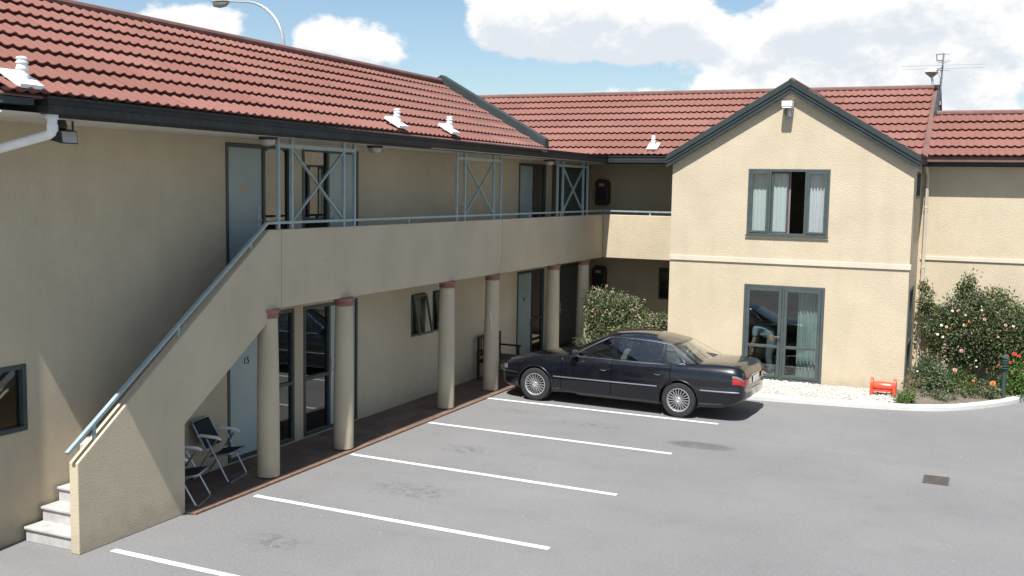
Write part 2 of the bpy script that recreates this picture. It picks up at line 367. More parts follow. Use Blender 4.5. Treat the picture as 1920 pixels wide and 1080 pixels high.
def text_mesh(name, body, size, mat, parent, world, rot, depth=.004):
    cu = bpy.data.curves.new(name, 'FONT'); cu.body = body; cu.size = size; cu.extrude = depth; cu.align_x = 'CENTER'; cu.align_y = 'CENTER'
    t = bpy.data.objects.new('tmp', cu); COL.objects.link(t)
    dg = bpy.context.evaluated_depsgraph_get(); me = bpy.data.meshes.new_from_object(t.evaluated_get(dg)); bpy.data.objects.remove(t); bpy.data.curves.remove(cu)
    me.name = name; me.materials.clear(); me.materials.append(MATS[mat])
    o = place(name, me, world, parent); o.rotation_euler = rot; return o

# ================================================================== SETTING
XW, XP, YB, YG, XL, XR, YIN = -10.03, -9.06, 25.50, 23.0, -6.56, -1.485, 27.1
ZF, ZPB, ZPT, ZE = 2.62, 2.425, 3.53, 5.0
g = MB(); g.box(-450, 450, -450, 450, -.5, 0); g.build('ground', 'asphalt', kind='structure')
# parking lines
lines = [((212, 1032), None), ]
LN = [((-8.86, 8.67), (-4.43, 8.60)), ((-8.78, 11.10), (-4.47, 11.00)), ((-8.86, 13.55), (-4.47, 13.42)), ((-8.88, 16.06), (-4.43, 15.98)), ((-8.98, 18.52), (-4.28, 18.47))]
for (a, b) in LN:
    d = (Vector(b)-Vector(a)).normalized(); n = Vector((-d.y, d.x))*.05; a, b = Vector(a), Vector(b)
    m = MB(); K = 24; top = []
    e0 = [a.lerp(b, k/K)+n*(1+random.uniform(-.06, .06)) for k in range(K+1)]; e1 = [a.lerp(b, k/K)-n*(1+random.uniform(-.06, .06)) for k in range(K+1)]
    vs = [(p.x, p.y, .004) for p in e0]+[(p.x, p.y, .004) for p in e1]
    m.add(vs, [(k, k+1, K+2+k, K+1+k) for k in range(K)]); m.build('parking_line', 'line_paint', kind='structure', group='white parking bay lines')
for (x, y, w, h, rag) in [(-6.95, 12.35, 1.5, .8, .3), (-7.45, 9.75, 1.0, .55, .3), (-4.15, 16.72, 1.25, .55, .08), (-7.35, 14.6, 1.3, .6, .3), (-6.4, 17.3, 1.5, .5, .25), (-7.75, 17.75, 1.0, .5, .3)]:
    m = MB(); K = 24; m.add([(x, y, .003)]+[(x+w/2*math.cos(2*math.pi*k/K)*(1+random.uniform(-rag, rag)), y+h/2*math.sin(2*math.pi*k/K)*(1+random.uniform(-rag, rag)), .003) for k in range(K)], [(0, 1+k, 1+(k+1) % K) for k in range(K)])
    m.build('oil_stain', 'stain' if rag > .1 else 'damp_patch', kind='structure', group='dark oil stains on the asphalt')
# litter specks
m = MB()
for _ in range(120):
    x, y = rng.uniform(-8.7, 1.5), rng.uniform(8.6, 21); r = rng.uniform(.004, .011); a = rng.uniform(0, 6.28)
    m.add([(x+r*math.cos(a+k*2.1), y+r*math.sin(a+k*2.1), .002) for k in range(3)]+[(x, y, r*.8)], [(0, 1, 3), (1, 2, 3), (2, 0, 3), (0, 2, 1)])
m.build('litter', 'gravel', kind='stuff')
# walkway of terracotta tiles
wk = MB(); wk.box(XW, -8.93, 10.07, YIN, .001, .012); walk = wk.build('walkway', 'grout', kind='structure')
e = MB(); e.box(-8.93, -8.90, 10.08, 25.3, .001, .030); e.build('edging', 'edging', walk)
pm = MB(); pm.box(-.178, .178, -.187, .187, 0, .018); pme, _ = pm.mesh('paving_tile', 'paver', (0, 0, 0))
for i in range(3):
    for j in range(46):
        y = 10.26+.38*j
        if y > YIN-.2: continue
        o = place('paving_tile', pme, (XW+.19+.366*i, y, .012+random.uniform(-.0015, .0015)), walk); o.rotation_euler = (random.uniform(-.004, .004), random.uniform(-.004, .004), random.uniform(-.01, .01))
# kerb
kp = [(-8.75, 20.98), (-7.5, 20.98), (-6, 20.98), (-4.2, 21.0), (-2.6, 21.2), (-1.9, 21.30), (-1.3, 21.45), (-.95, 21.58), (-.64, 21.76), (-.25, 22.1), (.11, 22.52), (.45, 23.0), (.81, 23.70), (1.2, 24.7), (1.45, 25.5)]
def smooth_poly(p, n):
    p = [Vector(q) for q in p]; out = []
    for i in range(len(p)-1):
        a, b, c, d = p[max(i-1, 0)], p[i], p[i+1], p[min(i+2, len(p)-1)]
        for k in range(n):
            t = k/n; out.append(.5*((2*b)+(c-a)*t+(2*a-5*b+4*c-d)*t*t+(3*b-a-3*c+d)*t**3))
    return out+[p[-1]]
KP = smooth_poly(kp, 5); m = MB(); ring = []
for i, p in enumerate(KP):
    d = (KP[min(i+1, len(KP)-1)]-KP[max(i-1, 0)]).normalized(); n = Vector((-d.y, d.x)); jz = random.uniform(-.004, .004)
    ring.append([(p.x+n.x*s, p.y+n.y*s, z) for s, z in ((-.0, -.05), (0, .075+jz), (.018, .10+jz), (.05, .112+jz), (.12, .112+jz), (.145, .095+jz), (.15, -.05))])
m.grid(ring); m.build('kerb', 'kerb_paint', kind='structure')
inner = []
for i, p in enumerate(KP):
    d = (KP[min(i+1, len(KP)-1)]-KP[max(i-1, 0)]).normalized(); n = Vector((-d.y, d.x)); inner.append((p.x+n.x*.14, p.y+n.y*.14))
# gravel strip (left of the corner) and soil bed (right of it)
gi = [p for p in inner if p[0] < -1.62]
m = MB(); ring = [[(p[0], p[1]+(22.98-p[1])*t, .085+.012*math.sin(p[0]*9+t*7)) for t in np.linspace(0, 1, 9)] for p in gi]; m.grid(ring); m.build('gravel_bed', 'gravel_bed', kind='structure')
m = MB(); rr = rng.random((5200, 6))
for a in rr:
    x = -7.6+a[0]*6.05; ylo = np.interp(x, [p[0] for p in gi], [p[1] for p in gi])+.01; y = ylo+(22.97-ylo)*a[1]; s = .011+.016*a[2]; t = a[3]*6.28
    z = .088+.012*a[4]; c, q = math.cos(t)*s, math.sin(t)*s
    m.add([(x+c, y+q, z), (x-q*.8, y+c*.8, z), (x-c, y-q, z), (x+q*.8, y-c*.8, z), (x+c*.2, y+q*.2, z+s*.85)], [(0, 1, 4), (1, 2, 4), (2, 3, 4), (3, 0, 4)])
m.build('gravel', 'gravel', kind='stuff')
si = [p for p in inner if p[0] > -1.75]
m = MB(); ring = [[(p[0]*(1-t)+(min(p[0], 3))*t, p[1]+(max(p[1], 25.48)-p[1])*t, .088+.07*t*(1-t)*2+.02*math.sin(p[0]*13+t*11)) for t in np.linspace(0, 1, 14)] for p in si]; m.grid(ring); m.build('soil_bed', 'soil', kind='structure')
m = MB(); m.box(-8.87, XL-.005, 23.0, YIN-.01, .002, .09); m.build('soil_bed', 'soil', kind='structure')
# drain grate
dg = thing('drain_grate', 'rusty rectangular drain grate set flush in the grey asphalt', 'drain grate', (-.53, 16.34, 0))
m = MB(); 
for a in ((-.71, -.355, 16.10, 16.125), (-.71, -.355, 16.545, 16.57), (-.71, -.685, 16.125, 16.545), (-.38, -.355, 16.125, 16.545)): m.box(*a, .001, .012)
m.build('frame', 'grate_iron', dg)
m = MB(); m.box(-.684, -.381, 16.126, 16.544, .001, .003); m.build('void_plate', 'underbody', dg)  # flat black plate paints the dark hollow below the bars
for k in range(11):
    m = MB(); m.box(-.684, -.381, 16.137+.037*k, 16.160+.037*k, .0035, .011); m.build('bar', 'grate_iron', dg)

# ================================================================== MOTEL BUILDING
B = thing('motel_building', 'cream stucco two storey motel with red tiled roof and outside stair', 'building', (-9.5, 17, 0))
# --- openings on the left wing wall (u=y)
LO_A = [(12.07, 12.95), (12.95, 13.68)]
ops = [(12.06, 13.68, .052, 2.2), (13.93, 15.52, .052, 2.2), (22.34, 23.95, .052, 2.2), (24.35, 26.75, .052, 2.2),
       (12.06, 13.60, ZF, 4.75), (13.90, 15.53, ZF, 4.75), (22.33, 23.95, ZF, 4.75), (24.35, 26.75, ZF, 4.75),
       (17.40, 17.95, 1.28, 2.10), (18.25, 18.80, 1.28, 2.10), (7.3, 8.56, 1.28, 2.06)]
m = MB(); wall(m, 'x', XW, XW-.2, 7.0, YIN+.2, 0, 4.90, ops); m.build('wall', 'stucco', B)
m = MB(); wall(m, 'y', YIN, YIN+.2, XW, XL, 0, 4.90, [(-8.02, -7.3, 1.27, 2.12)]); m.build('wall', 'stucco', B)
m = MB(); wall(m, 'x', -14.0, -14.2, 7.0, 31.2, 0, 4.90); wall(m, 'y', 7.0, 7.2, -14.0, XW-.2, 0, 4.9); wall(m, 'y', 31.2, 31.4, -14.2, 4.2, 0, 4.9); wall(m, 'x', 4.0, 4.2, YB+.2, 31.2, 0, 4.9); m.build('wall', 'stucco', B)
m = MB()                          # rooms: floors, ceilings, party walls (all dark inside)
m.box(-13.99, XW-.205, 7.21, 31.19, ZPB+.01, ZF-.01); m.box(-13.99, XW-.205, 7.21, 31.19, 4.80, 4.89); m.box(-13.99, XW-.205, 7.21, 31.19, .005, .045)
for y in (11.9, 13.75, 15.6, 17.1, 18.05, 19.0, 22.2, 24.1, 26.9): m.box(-13.99, XW-.206, y, y+.08, .05, 4.79)
m.mi = 1
m.box(XL+.21, XR-.21, 23.2, 29, ZPB+.01, ZF-.01); m.box(XL+.21, XR-.21, 23.2, 29, .005, .05); m.mi = 0; m.box(XL+.21, XR-.21, 28.0, 28.1, .05, 4.8); m.box(-3.03, -2.95, 23.2, 28, .05, ZPB); m.box(-5.6, -5.52, 23.2, 28, .05, ZPB)
m.build('interior', ['room_wall', 'room_floor'], B)
# balcony floor slabs
m = MB(); m.box(XW+.002, XP-.145, 11.80, YIN-.01, ZPB+.005, ZF); m.box(XP-.145, XL-.2, YB+.125, YIN-.01, ZPB+.005, ZF); m.build('balcony_floor', 'concrete', B)
# parapet panels with joints
for a, b in ((12.076, 19.408), (19.425, YB+.12)):
    m = MB(); m.box(XP-.12, XP, a, b, ZPB, ZPT); m.build('parapet_panel', 'stucco', B, bevel=.012)
m = MB(); m.box(XP+.004, XL-.003, YB, YB+.12, ZPB, ZPT); m.build('parapet_panel', 'stucco', B, bevel=.012)
# stair
m = MB(); m.prism([(8.38, 0), (10.075, 0), (10.085, 1.15), (12.03, 2.425), (12.068, 2.425), (12.068, ZPT), (11.80, ZPT), (8.38, 1.045)], 'x', XP-.13, XP); m.build('stair_wall', 'stucco', B, bevel=.010)
st = MB(); st.prism([(9.3, .78), (10.085, 1.17), (12.0, 2.424), (11.78, 2.425), (9.3, .95)], 'x', XW+.02, XP-.135); stair = st.build('staircase', 'concrete', B)
nr = 15; rise = ZF/nr; run = (11.82-8.45)/(nr-1)
for k in range(nr-1):
    y = 8.45+run*k; z = rise*(k+1)
    m = MB(); m.box(XW+.06, XP-.133, y, y+run+.03, max(0, z-rise*1.6) if y < 9.75 else min(z-.045, 1.15+.6555*(y+run+.03-10.085)+.02), z-.03); m.box(XW+.055, XP-.132, y-.025, y+run+.028, z-.03, z); m.build('step', 'step_paint', stair, bevel=.006)
# columns with red capitals
for (x, y) in [(-9.14, 11.86), (-9.10, 13.70), (-9.14, 17.18), (-9.16, 19.17), (-9.16, 22.45), (-9.16, 24.40)]:
    m = MB(); zs = np.linspace(.05, 2.335, 12); m.lathe([(.158-.024*((z-.3)/2.05)**2 if z > .3 else .158, z) for z in zs], (x, y, 0), n=28)
    c = m.build('column', 'stucco', B)
    m = MB(); m.lathe([(.137, 2.30), (.150, 2.315), (.150, 2.335), (.140, 2.35), (.152, 2.375), (.168, 2.40), (.170, 2.424)], (x, y, 0), n=28); m.build('capital', 'capital_red', c)
    if abs(y-19.17) < .01:
        m = MB(); pp = []
        for a, z in ((-1.02, 1.70), (-.93, 1.62), (-.84, 1.50), (-.76, 1.38), (-.66, 1.27)): rr_ = .158-.024*((z-.3)/2.05)**2+.001; pp.append((x+rr_*math.cos(a-.35), y+rr_*math.sin(a-.35), z))
        m.tube(pp, [.003, .006, .007, .006, .003], 6); m.build('filled_crack', 'white_plastic', c)
# gable block
go = [(-4.862, -3.140, 3.235, 4.672), (-4.858, -3.142, .085, 2.165)]
m = MB(); wall(m, 'y', YG, YG+.2, XL, XR, 0, 4.80, go)
cx = (XL+XR)/2; zt = 4.80+.6*(XR-cx)
m.prism([(XL, 4.80), (XR, 4.80), (cx, zt)], 'y', YG, YG+.2); m.build('wall', 'stucco', B)
m = MB(); wall(m, 'x', XR, XR-.2, YG+.2, YB+.2, 0, 4.86, [(23.85, 24.95, 4.1, 4.66), (23.35, 24.55, .15, 2.2)]); m.build('wall', 'stucco', B)
m = MB(); wall(m, 'x', XL, XL+.2, YG+.2, YIN+.2, 0, 4.86); m.build('wall', 'stucco', B)
m = MB(); wall(m, 'y', YB, YB+.2, XR, 4.2, 0, 4.9); m.build('wall', 'stucco', B)
# string course bands
m = MB(); m.prism([(XL-.001, YG-.03), (XR+.03, YG-.03), (XR+.03, YG+.12), (XR+.002, YG+.12), (XR+.002, YG-.003), (XL-.001, YG-.003)], 'z', 2.625, 2.735); m.build('string_course', 'band_paint', B, bevel=.006)
m = MB(); m.box(XR+.05, 4.2, YB-.03, YB-.003, 2.71, 2.80); m.build('string_course', 'band_paint', B, bevel=.006)

# --- doors, sidelights, windows
def pane_x(parent, y0, y1, z0, z1, x, mat='door_glass'):
    m = MB(); m.box(x-.006, x, y0, y1, z0, z1); return m.build('pane', mat, parent)
def frame_x(mb, y0, y1, z0, z1, x0, x1, t=.05, bars_y=(), bars_z=()):
    mb.box(x0, x1, y0, y0+t, z0, z1); mb.box(x0, x1, y1-t, y1, z0, z1); mb.box(x0, x1, y0+t, y1-t, z0, z0+t); mb.box(x0, x1, y0+t, y1-t, z1-t, z1)
    for b in bars_y: mb.box(x0, x1, b-t/2, b+t/2, z0+t, z1-t)
    ys = [y0+t]+[v for b in bars_y for v in (b-t/2, b+t/2)]+[y1-t]
    for (i, z) in bars_z: mb.box(x0+.002, x1-.002, ys[2*i], ys[2*i+1], z-t/2, z+t/2)
def curtain(parent, p0, p1, z0, z1, mat, waves=9, amp=.03, name='curtain', pleat=.4):
    m = MB(); n = waves*8; P = []; p0, p1 = Vector(p0[:2]), Vector(p1[:2]); d = p1-p0; nn = Vector((-d.y, d.x)).normalized()
    ph = [random.uniform(-.6, .6) for _ in range(waves+2)]
    for z in np.linspace(z0, z1, 6):
        row = []; f = 1-pleat*(z-z0)/(z1-z0)
        for k in range(n+1):
            t = k/n; w = amp*f*math.sin(2*math.pi*t*waves+ph[int(t*waves)]*math.sin(math.pi*((t*waves) % 1)))
            q = p0+d*t+nn*w; row.append((q.x, q.y, z))
        P.append(row)
    m.grid(P); return m.build(name, mat, parent)
def unit(y0, ym, y1, z0, z1, door_first, num=None, dmat='door_paint', curt=None):
    """door plus sidelight set in one dark frame"""
    f = MB(); x0, x1 = XW-.08, XW+.014
    frame_x(f, y0+.003, y1-.003, z0+.003, z1-.003, x0, x1, .055, (ym,), ((1 if door_first else 0, z0+.95),))
    fr = f.build('door_frame', 'frame_dark', B, bevel=.004)
    dy0, dy1 = (y0+.06, ym-.03) if door_first else (ym+.03, y1-.06); sy0, sy1 = (ym+.029, y1-.057) if door_first else (y0+.057, ym-.029)
    m = MB(); m.box(XW-.055, XW-.015, dy0, dy1, z0+.06, z1-.061); d = m.build('door', dmat, B, bevel=.003)
    hy = dy1-.075 if door_first else dy0+.075
    m = MB(); m.box(XW-.015, XW-.004, hy-.03, hy+.03, z0+.90, z0+1.20); m.tube([(XW-.004, hy, z0+1.0), (XW+.045, hy, z0+1.0), (XW+.047, hy-.10*(1 if door_first else -1), z0+1.0)], .011); m.lathe([(.025, -.015), (.025, -.001), (.012, .008)], (XW, hy, z0+1.13), 'x', 12); m.build('handle', 'handle_grey', d)
    if num:
        text_mesh('door_number', num, .15, 'brass' if z0 > 2 else 'black_plastic', d, (XW-.013, (dy0+dy1)/2-.02, z0+1.47), (math.pi/2, 0, math.pi/2))
    pane_x(fr, sy0, sy1, z0+.06, z0+.92, XW-.03); pane_x(fr, sy0, sy1, z0+.98, z1-.06, XW-.03)
    if curt: curtain(B, (XW-.25, sy0, 0), (XW-.25, sy1-.02, 0), z0+curt, z1-.1, 'curtain_green', 6, .02)
unit(12.06, 12.93, 13.60, ZF, 4.75, True, '20', curt=1.15); unit(13.90, 14.62, 15.53, ZF, 4.75, False)
unit(12.06, 12.97, 13.68, .052, 2.2, True, '15'); unit(13.93, 14.66, 15.52, .052, 2.2, False)
unit(22.33, 23.20, 23.95, ZF, 4.75, True, '3', curt=1.3); unit(22.34, 23.24, 23.95, .052, 2.2, True, '8')
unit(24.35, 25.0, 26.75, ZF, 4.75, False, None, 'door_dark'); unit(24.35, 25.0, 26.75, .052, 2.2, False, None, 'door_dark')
def awning(y0, y1, z0, z1, tilt):
    f = MB(); frame_x(f, y0+.003, y1-.003, z0+.003, z1-.003, XW-.08, XW+.012, .04); fr = f.build('window', 'frame_dark', B, bevel=.003)
    t = math.sin(tilt); c = math.cos(tilt); h = z1-z0-.05; P = lambda d, w: (XW+.022+w*c+d*t, z1-.025-d*c+w*t)
    m = MB()
    for a, b, u0, u1 in ((0, .045, 0, 1), (h-.045, h, 0, 1)):
        m.prism([P(a, 0), P(b, 0), P(b, .03), P(a, .03)], 'y', y0+.01, y1-.01)
    for ya, yb in ((y0+.01, y0+.055), (y1-.055, y1-.01)): m.prism([P(.045, 0), P(h-.045, 0), P(h-.045, .03), P(.045, .03)], 'y', ya, yb)
    # prism over 'y' takes (x,z)
    m.build('sash', 'frame_dark', fr)
    m = MB(); m.prism([P(.045, .010), P(h-.045, .010), P(h-.045, .016), P(.045, .016)], 'y', y0+.055, y1-.055); m.build('pane', 'window_glass', fr)
awning(17.40, 17.95, 1.28, 2.10, R(11)); awning(18.25, 18.80, 1.28, 2.10, R(9))
f = MB(); frame_x(f, 7.303, 8.557, 1.283, 2.057, XW-.09, XW+.014, .055, (7.88,)); fr = f.build('window', 'frame_dark', B, bevel=.004); pane_x(fr, 7.36, 7.85, 1.34, 2.0, XW-.05); pane_x(fr, 7.91, 8.50, 1.34, 2.0, XW-.05)
# back wall window
f = MB(); 
def frame_y(mb, x0, x1, z0, z1, y0, y1, t=.05, bars=(), tb=None):
    tb = tb or t
    mb.box(x0, x0+t, y0, y1, z0, z1); mb.box(x1-t, x1, y0, y1, z0, z1); mb.box(x0+t, x1-t, y0, y1, z0, z0+t); mb.box(x0+t, x1-t, y0, y1, z1-t, z1)
    for b in bars: mb.box(b-tb/2, b+tb/2, y0, y1, z0+t, z1-t)
def pane_y(parent, x0, x1, z0, z1, y, mat='window_glass'):
    m = MB(); m.box(x0, x1, y, y+.006, z0, z1); return m.build('pane', mat, parent)
frame_y(f, -8.017, -7.303, 1.273, 2.117, YIN-.012, YIN+.07, .05); fr = f.build('window', 'frame_dark', B); pane_y(fr, -7.97, -7.35, 1.32, 2.07, YIN+.03)
# upper gable window: three bays, the middle one slid half open
f = MB(); frame_y(f, -4.859, -3.143, 3.238, 4.669, YG-.025, YG+.07, .055, (-4.385, -3.625), .05); win = f.build('window', 'frame_green', B, bevel=.004)
def sash(parent, x0, x1, z0, z1, y, t=.045, mat='frame_green'):
    s = MB(); frame_y(s, x0, x1, z0, z1, y, y+.04, t); q = s.build('sash', mat, parent, bevel=.003); pane_y(q, x0+t, x1-t, z0+t, z1-t, y+.018); return q
sash(win, -4.80, -4.412, 3.296, 4.611, YG-.035); sash(win, -3.598, -3.20, 3.296, 4.611, YG-.035); sash(win, -4.355, -4.0, 3.296, 4.611, YG+.012, .035)
m = MB(); m.box(-4.88, -3.12, YG-.05, YG-.026, 3.215, 3.24); m.build('sill', 'frame_green', win)
curtain(B, (-4.80, YG+.16, 0), (-4.05, YG+.17, 0), 3.26, 4.64, 'curtain_green', 9, .012); curtain(B, (-4.07, YG+.19, 0), (-3.98, YG+.2, 0), 3.26, 4.64, 'curtain_pattern', 2, .02); curtain(B, (-3.66, YG+.15, 0), (-3.19, YG+.15, 0), 3.26, 4.64, 'curtain_white', 7, .032)
# french window
f = MB(); frame_y(f, -4.855, -3.145, .088, 2.162, YG-.03, YG+.07, .06, (-4.005,), .05); fw = f.build('window', 'frame_green', B, bevel=.004)
for a, b in ((-4.79, -4.035), (-3.975, -3.21)):
    s = MB(); frame_y(s, a, b, .152, 2.098, YG-.04, YG+.01, .065); s.box(a+.065, b-.065, YG-.036, YG+.004, .80, .86); q = s.build('sash', 'frame_green', fw, bevel=.004)
    pane_y(q, a+.065, b-.065, .217, .80, YG-.015, 'tinted_glass'); pane_y(q, a+.065, b-.065, .86, 2.033, YG-.015, 'tinted_glass')
m = MB(); m.box(-4.066, -4.046, YG-.052, YG-.041, .95, 1.15); m.tube([(-4.056, YG-.045, 1.05), (-4.056, YG-.09, 1.05), (-4.15, YG-.092, 1.05)], .009); m.build('handle', 'chrome', fw)
curtain(B, (-3.72, YG+.22, 0), (-3.20, YG+.20, 0), .10, 2.12, 'curtain_green', 7, .035)
# side wall window and door of the gable block
f = MB(); frame_x(f, 23.853, 24.947, 4.103, 4.657, XR-.08, XR+.012, .05); fr = f.build('window', 'frame_dark', B); pane_x(fr, 23.90, 24.90, 4.15, 4.61, XR-.03, 'window_glass')
f = MB(); frame_x(f, 23.353, 24.547, .153, 2.197, XR-.08, XR+.012, .055, (), ((0, 1.0),)); fr = f.build('window', 'frame_dark', B); pane_x(fr, 23.41, 24.49, .21, .97, XR-.03, 'window_glass'); pane_x(fr, 23.41, 24.49, 1.03, 2.14, XR-.03, 'window_glass')

# --- soffits, gutters, fascias
YV0_ = 7.18
m = MB(); m.prism([(XW, 7.25), (-8.73, 7.25), (-8.90, 25.14), (-8.90, 27.0), (XW, 27.0)], 'z', 4.815, 4.835); m.box(-8.90, XL, 25.14, 27.0, 4.817, 4.837); m.build('soffit', 'soffit_paint', B)
def gutter(name, pts, out, parent=B):
    """pts: polyline (x,y) of the outer face, out: outward unit per segment end; section swept along it"""
    prof = [(-.115, .0), (-.115, -.165), (-.02, -.175), (.0, -.160), (.0, -.085), (-.010, -.078), (-.010, -.03), (.004, -.022), (.004, .004), (-.012, .004), (-.012, -.02), (-.10, -.02)]
    m = MB(); m.grid([[(p[0]+o[0]*a, p[1]+o[1]*a, ZE+h) for a, h in prof] for p, o in zip(pts, out)], smooth=False)
    n = len(prof); base = (len(pts)-1)*n; m.add([m.v[k] for k in range(n)], [tuple(range(n))]); m.add([m.v[base+k] for k in range(n)], [tuple(range(n))])
    return m.build(name, 'gutter_slate', parent)
gutter('gutter', [(-10.6, 7.70), (-8.61, 7.70), (-8.79, 25.0), (-6.58, 25.0)], [(0, -1), (1, -1), (1, -1), (0, -1)])
gutter('gutter', [(-1.30, 25.10), (4.4, 25.10)], [(0, -1), (0, -1)])
m = MB(); m.prism([(-8.745, 7.82), (-8.728, 7.82), (-8.908, 25.1), (-8.925, 25.1)], 'z', 4.80, 4.985); m.box(-10.6, -8.664, YV0_+.03, 7.575, 4.90, 4.966); m.box(-8.90, XL+.03, 25.117, 25.135, 4.80, 4.985); m.box(-1.46, 4.3, 25.217, 25.24, 4.80, 4.985); m.build('fascia', 'trim_slate', B)
m = MB(); m.box(-1.46, 4.2, 25.241, YB-.001, 4.80, 4.82); m.build('soffit', 'soffit_paint', B)

# --- roofs
T = .56; PITCH = math.atan(T); NW, WL_, CRS = 8, .157, .380
_pan = {}
def panel_mesh(nw):
    if nw not in _pan:
        m = MB(); cols = [k*WL_/8 for k in range(nw*8+1)]
        def wv(u): 
            c = math.cos(2*math.pi*u/WL_); return .0135*c+.003*math.cos(4*math.pi*u/WL_)
        rows = [[(u, .44, wv(u)-.004) for u in cols], [(u, .03, wv(u)+.046) for u in cols], [(u, .004, wv(u)+.050) for u in cols], [(u, 0, wv(u)+.044) for u in cols], [(u, .05, wv(u)-.006) for u in cols]]
        m.grid(rows); me, _ = m.mesh('roof_tile', 'roof_tile', (0, 0, 0), 50); _pan[nw] = me
    return _pan[nw]
def tile_slope(parent, origin, uvec, vvec, length, slope_len, courses=None, skip=None):
    uvec, vvec = Vector(uvec).normalized(), Vector(vvec).normalized(); vvec = (vvec-uvec*vvec.dot(uvec)).normalized(); w = uvec.cross(vvec)
    if w.z < 0: raise ValueError
    rot = Matrix((uvec, vvec, w)).transposed().to_euler(); nC = courses or int(round(slope_len/CRS)); crs = slope_len/nC
    tot = int(length/WL_)
    for c in range(nC):
        k = 0; first = True
        while k < tot:
            nw = min(NW if not first else (NW if c % 2 == 0 else NW//2), tot-k); first = False
            p = Vector(origin)+uvec*(k*WL_)+vvec*(c*crs)+w*.02
            mid = p+uvec*(nw*WL_/2)
            if not (skip and skip(mid)):
                o = place('roof_tile', panel_mesh(nw), p, parent); o.rotation_euler = rot
                o.location += w*random.uniform(-.002, .002)
            k += nw
# left wing roof
XE, XRG, YV0, YV1 = -8.66, -11.24, 7.18, 20.80
ZR = ZE+T*(XE-XRG)
m = MB(); m.prism([(XE, ZE-.01), (XRG, ZR-.01), (-14.3, ZE-.3), (-14.3, ZE-.33), (XE, ZE-.025)], 'y', YV0, YV1); roofL = m.build('roof', 'ridge_paint', B)
SK = -.0105; tile_slope(roofL, (XE+.035, YV0, ZE-.012), (SK, 1, 0), (-1, SK, T), YV1-YV0-.02, (XE-XRG)/math.cos(PITCH))
m = MB(); m.tube([(XRG, YV0, ZR+.035), (XRG, YV1-.1, ZR+.035)], .065, 10); m.build('ridge_cap', 'ridge_paint', roofL)
# raised verge cap at the far end of the left wing
m = MB(); n_ = Vector((-math.sin(PITCH)*-1, 0, math.cos(PITCH)))
def verge(mb, x0, z0, x1, z1, y0, y1, lo, hi):
    mb.prism([(x0, z0+lo), (x1, z1+lo), (x1, z1+hi), (x0, z0+hi)], 'y', y0, y1)
verge(m, XE-.06, ZE+.045, XRG-.01, ZR+.01, YV1-.06, YV1+.15, -.06, .175); verge(m, XRG-.01, ZR+.01, -14.3, ZE-.3, YV1-.06, YV1+.15, -.06, .175); m.build('barge_cap', 'trim_slate', roofL, bevel=.008)
m = MB(); m.prism([(XE, ZE-.06), (XRG, ZR-.06), (-14.1, ZE-.3)], 'y', YV1-.12, YV1-.065); m.build('verge_wall', 'stucco', roofL)
# low flat link roof between the verge and the far wing
m = MB(); m.box(-14.2, -8.86, YV1+.15, 25.2, 4.905, 4.96); m.build('link_roof', 'gutter_slate', B)
# far wing roof (two ridge heights)
YE = 25.06; YR1, YR2, XS = 28.20, 26.90, -1.36
Z1, Z2 = 5.02+T*(YR1-YE), 5.02+T*(YR2-YE)
m = MB(); m.prism([(YE, 5.01), (YR1, Z1-.01), (31.6, 4.9), (YE, 4.90)], 'x', -14.3, XS); m.prism([(YE, 5.012), (YR2, Z2-.01), (YR2+2.2, 4.9), (YE, 4.902)], 'x', XS, 4.5); roofF = m.build('roof', 'ridge_paint', B)
inblk = lambda p: (-5.75 < p.x < -2.30) and p.z < 5.02+(1.0-abs(p.x+4.02)/2.5)*1.05
tile_slope(roofF, (-14.2, YE-.03, 5.0), (1, 0, 0), (0, 1, T), XS+14.2-.02, (YR1-YE)/math.cos(PITCH))
tile_slope(roofF, (XS, YE-.03, 5.0), (1, 0, 0), (0, 1, T), 4.4-XS, (YR2-YE)/math.cos(PITCH), 5)
m = MB(); m.tube([(-14.3, YR1, Z1+.03), (XS, YR1, Z1+.03)], .075, 10); m.build('ridge_cap', 'ridge_paint', roofF)
m = MB(); m.tube([(XS, YR2, Z2+.03), (4.5, YR2, Z2+.03)], .075, 10); m.build('ridge_cap', 'ridge_paint', roofF)
m = MB(); m.prism([(YR2-.12, Z2-.1), (YR1, Z1-.06), (YR1, Z1+.10), (YR2-.12, Z2+.06)], 'x', XS-.02, XS+.05); m.prism([(YR1, Z1+.10), (YR1, Z1-.06), (31.5, 4.95), (31.5, 5.1)], 'x', XS-.02, XS+.05)
m.prism([(YR2-.05, Z2-.15), (YR1, Z1-.062), (31.4, 4.98), (YR2+.2, 4.98)], 'x', XS-.015, XS+.02); m.build('barge_cap', 'trim_slate', roofF)
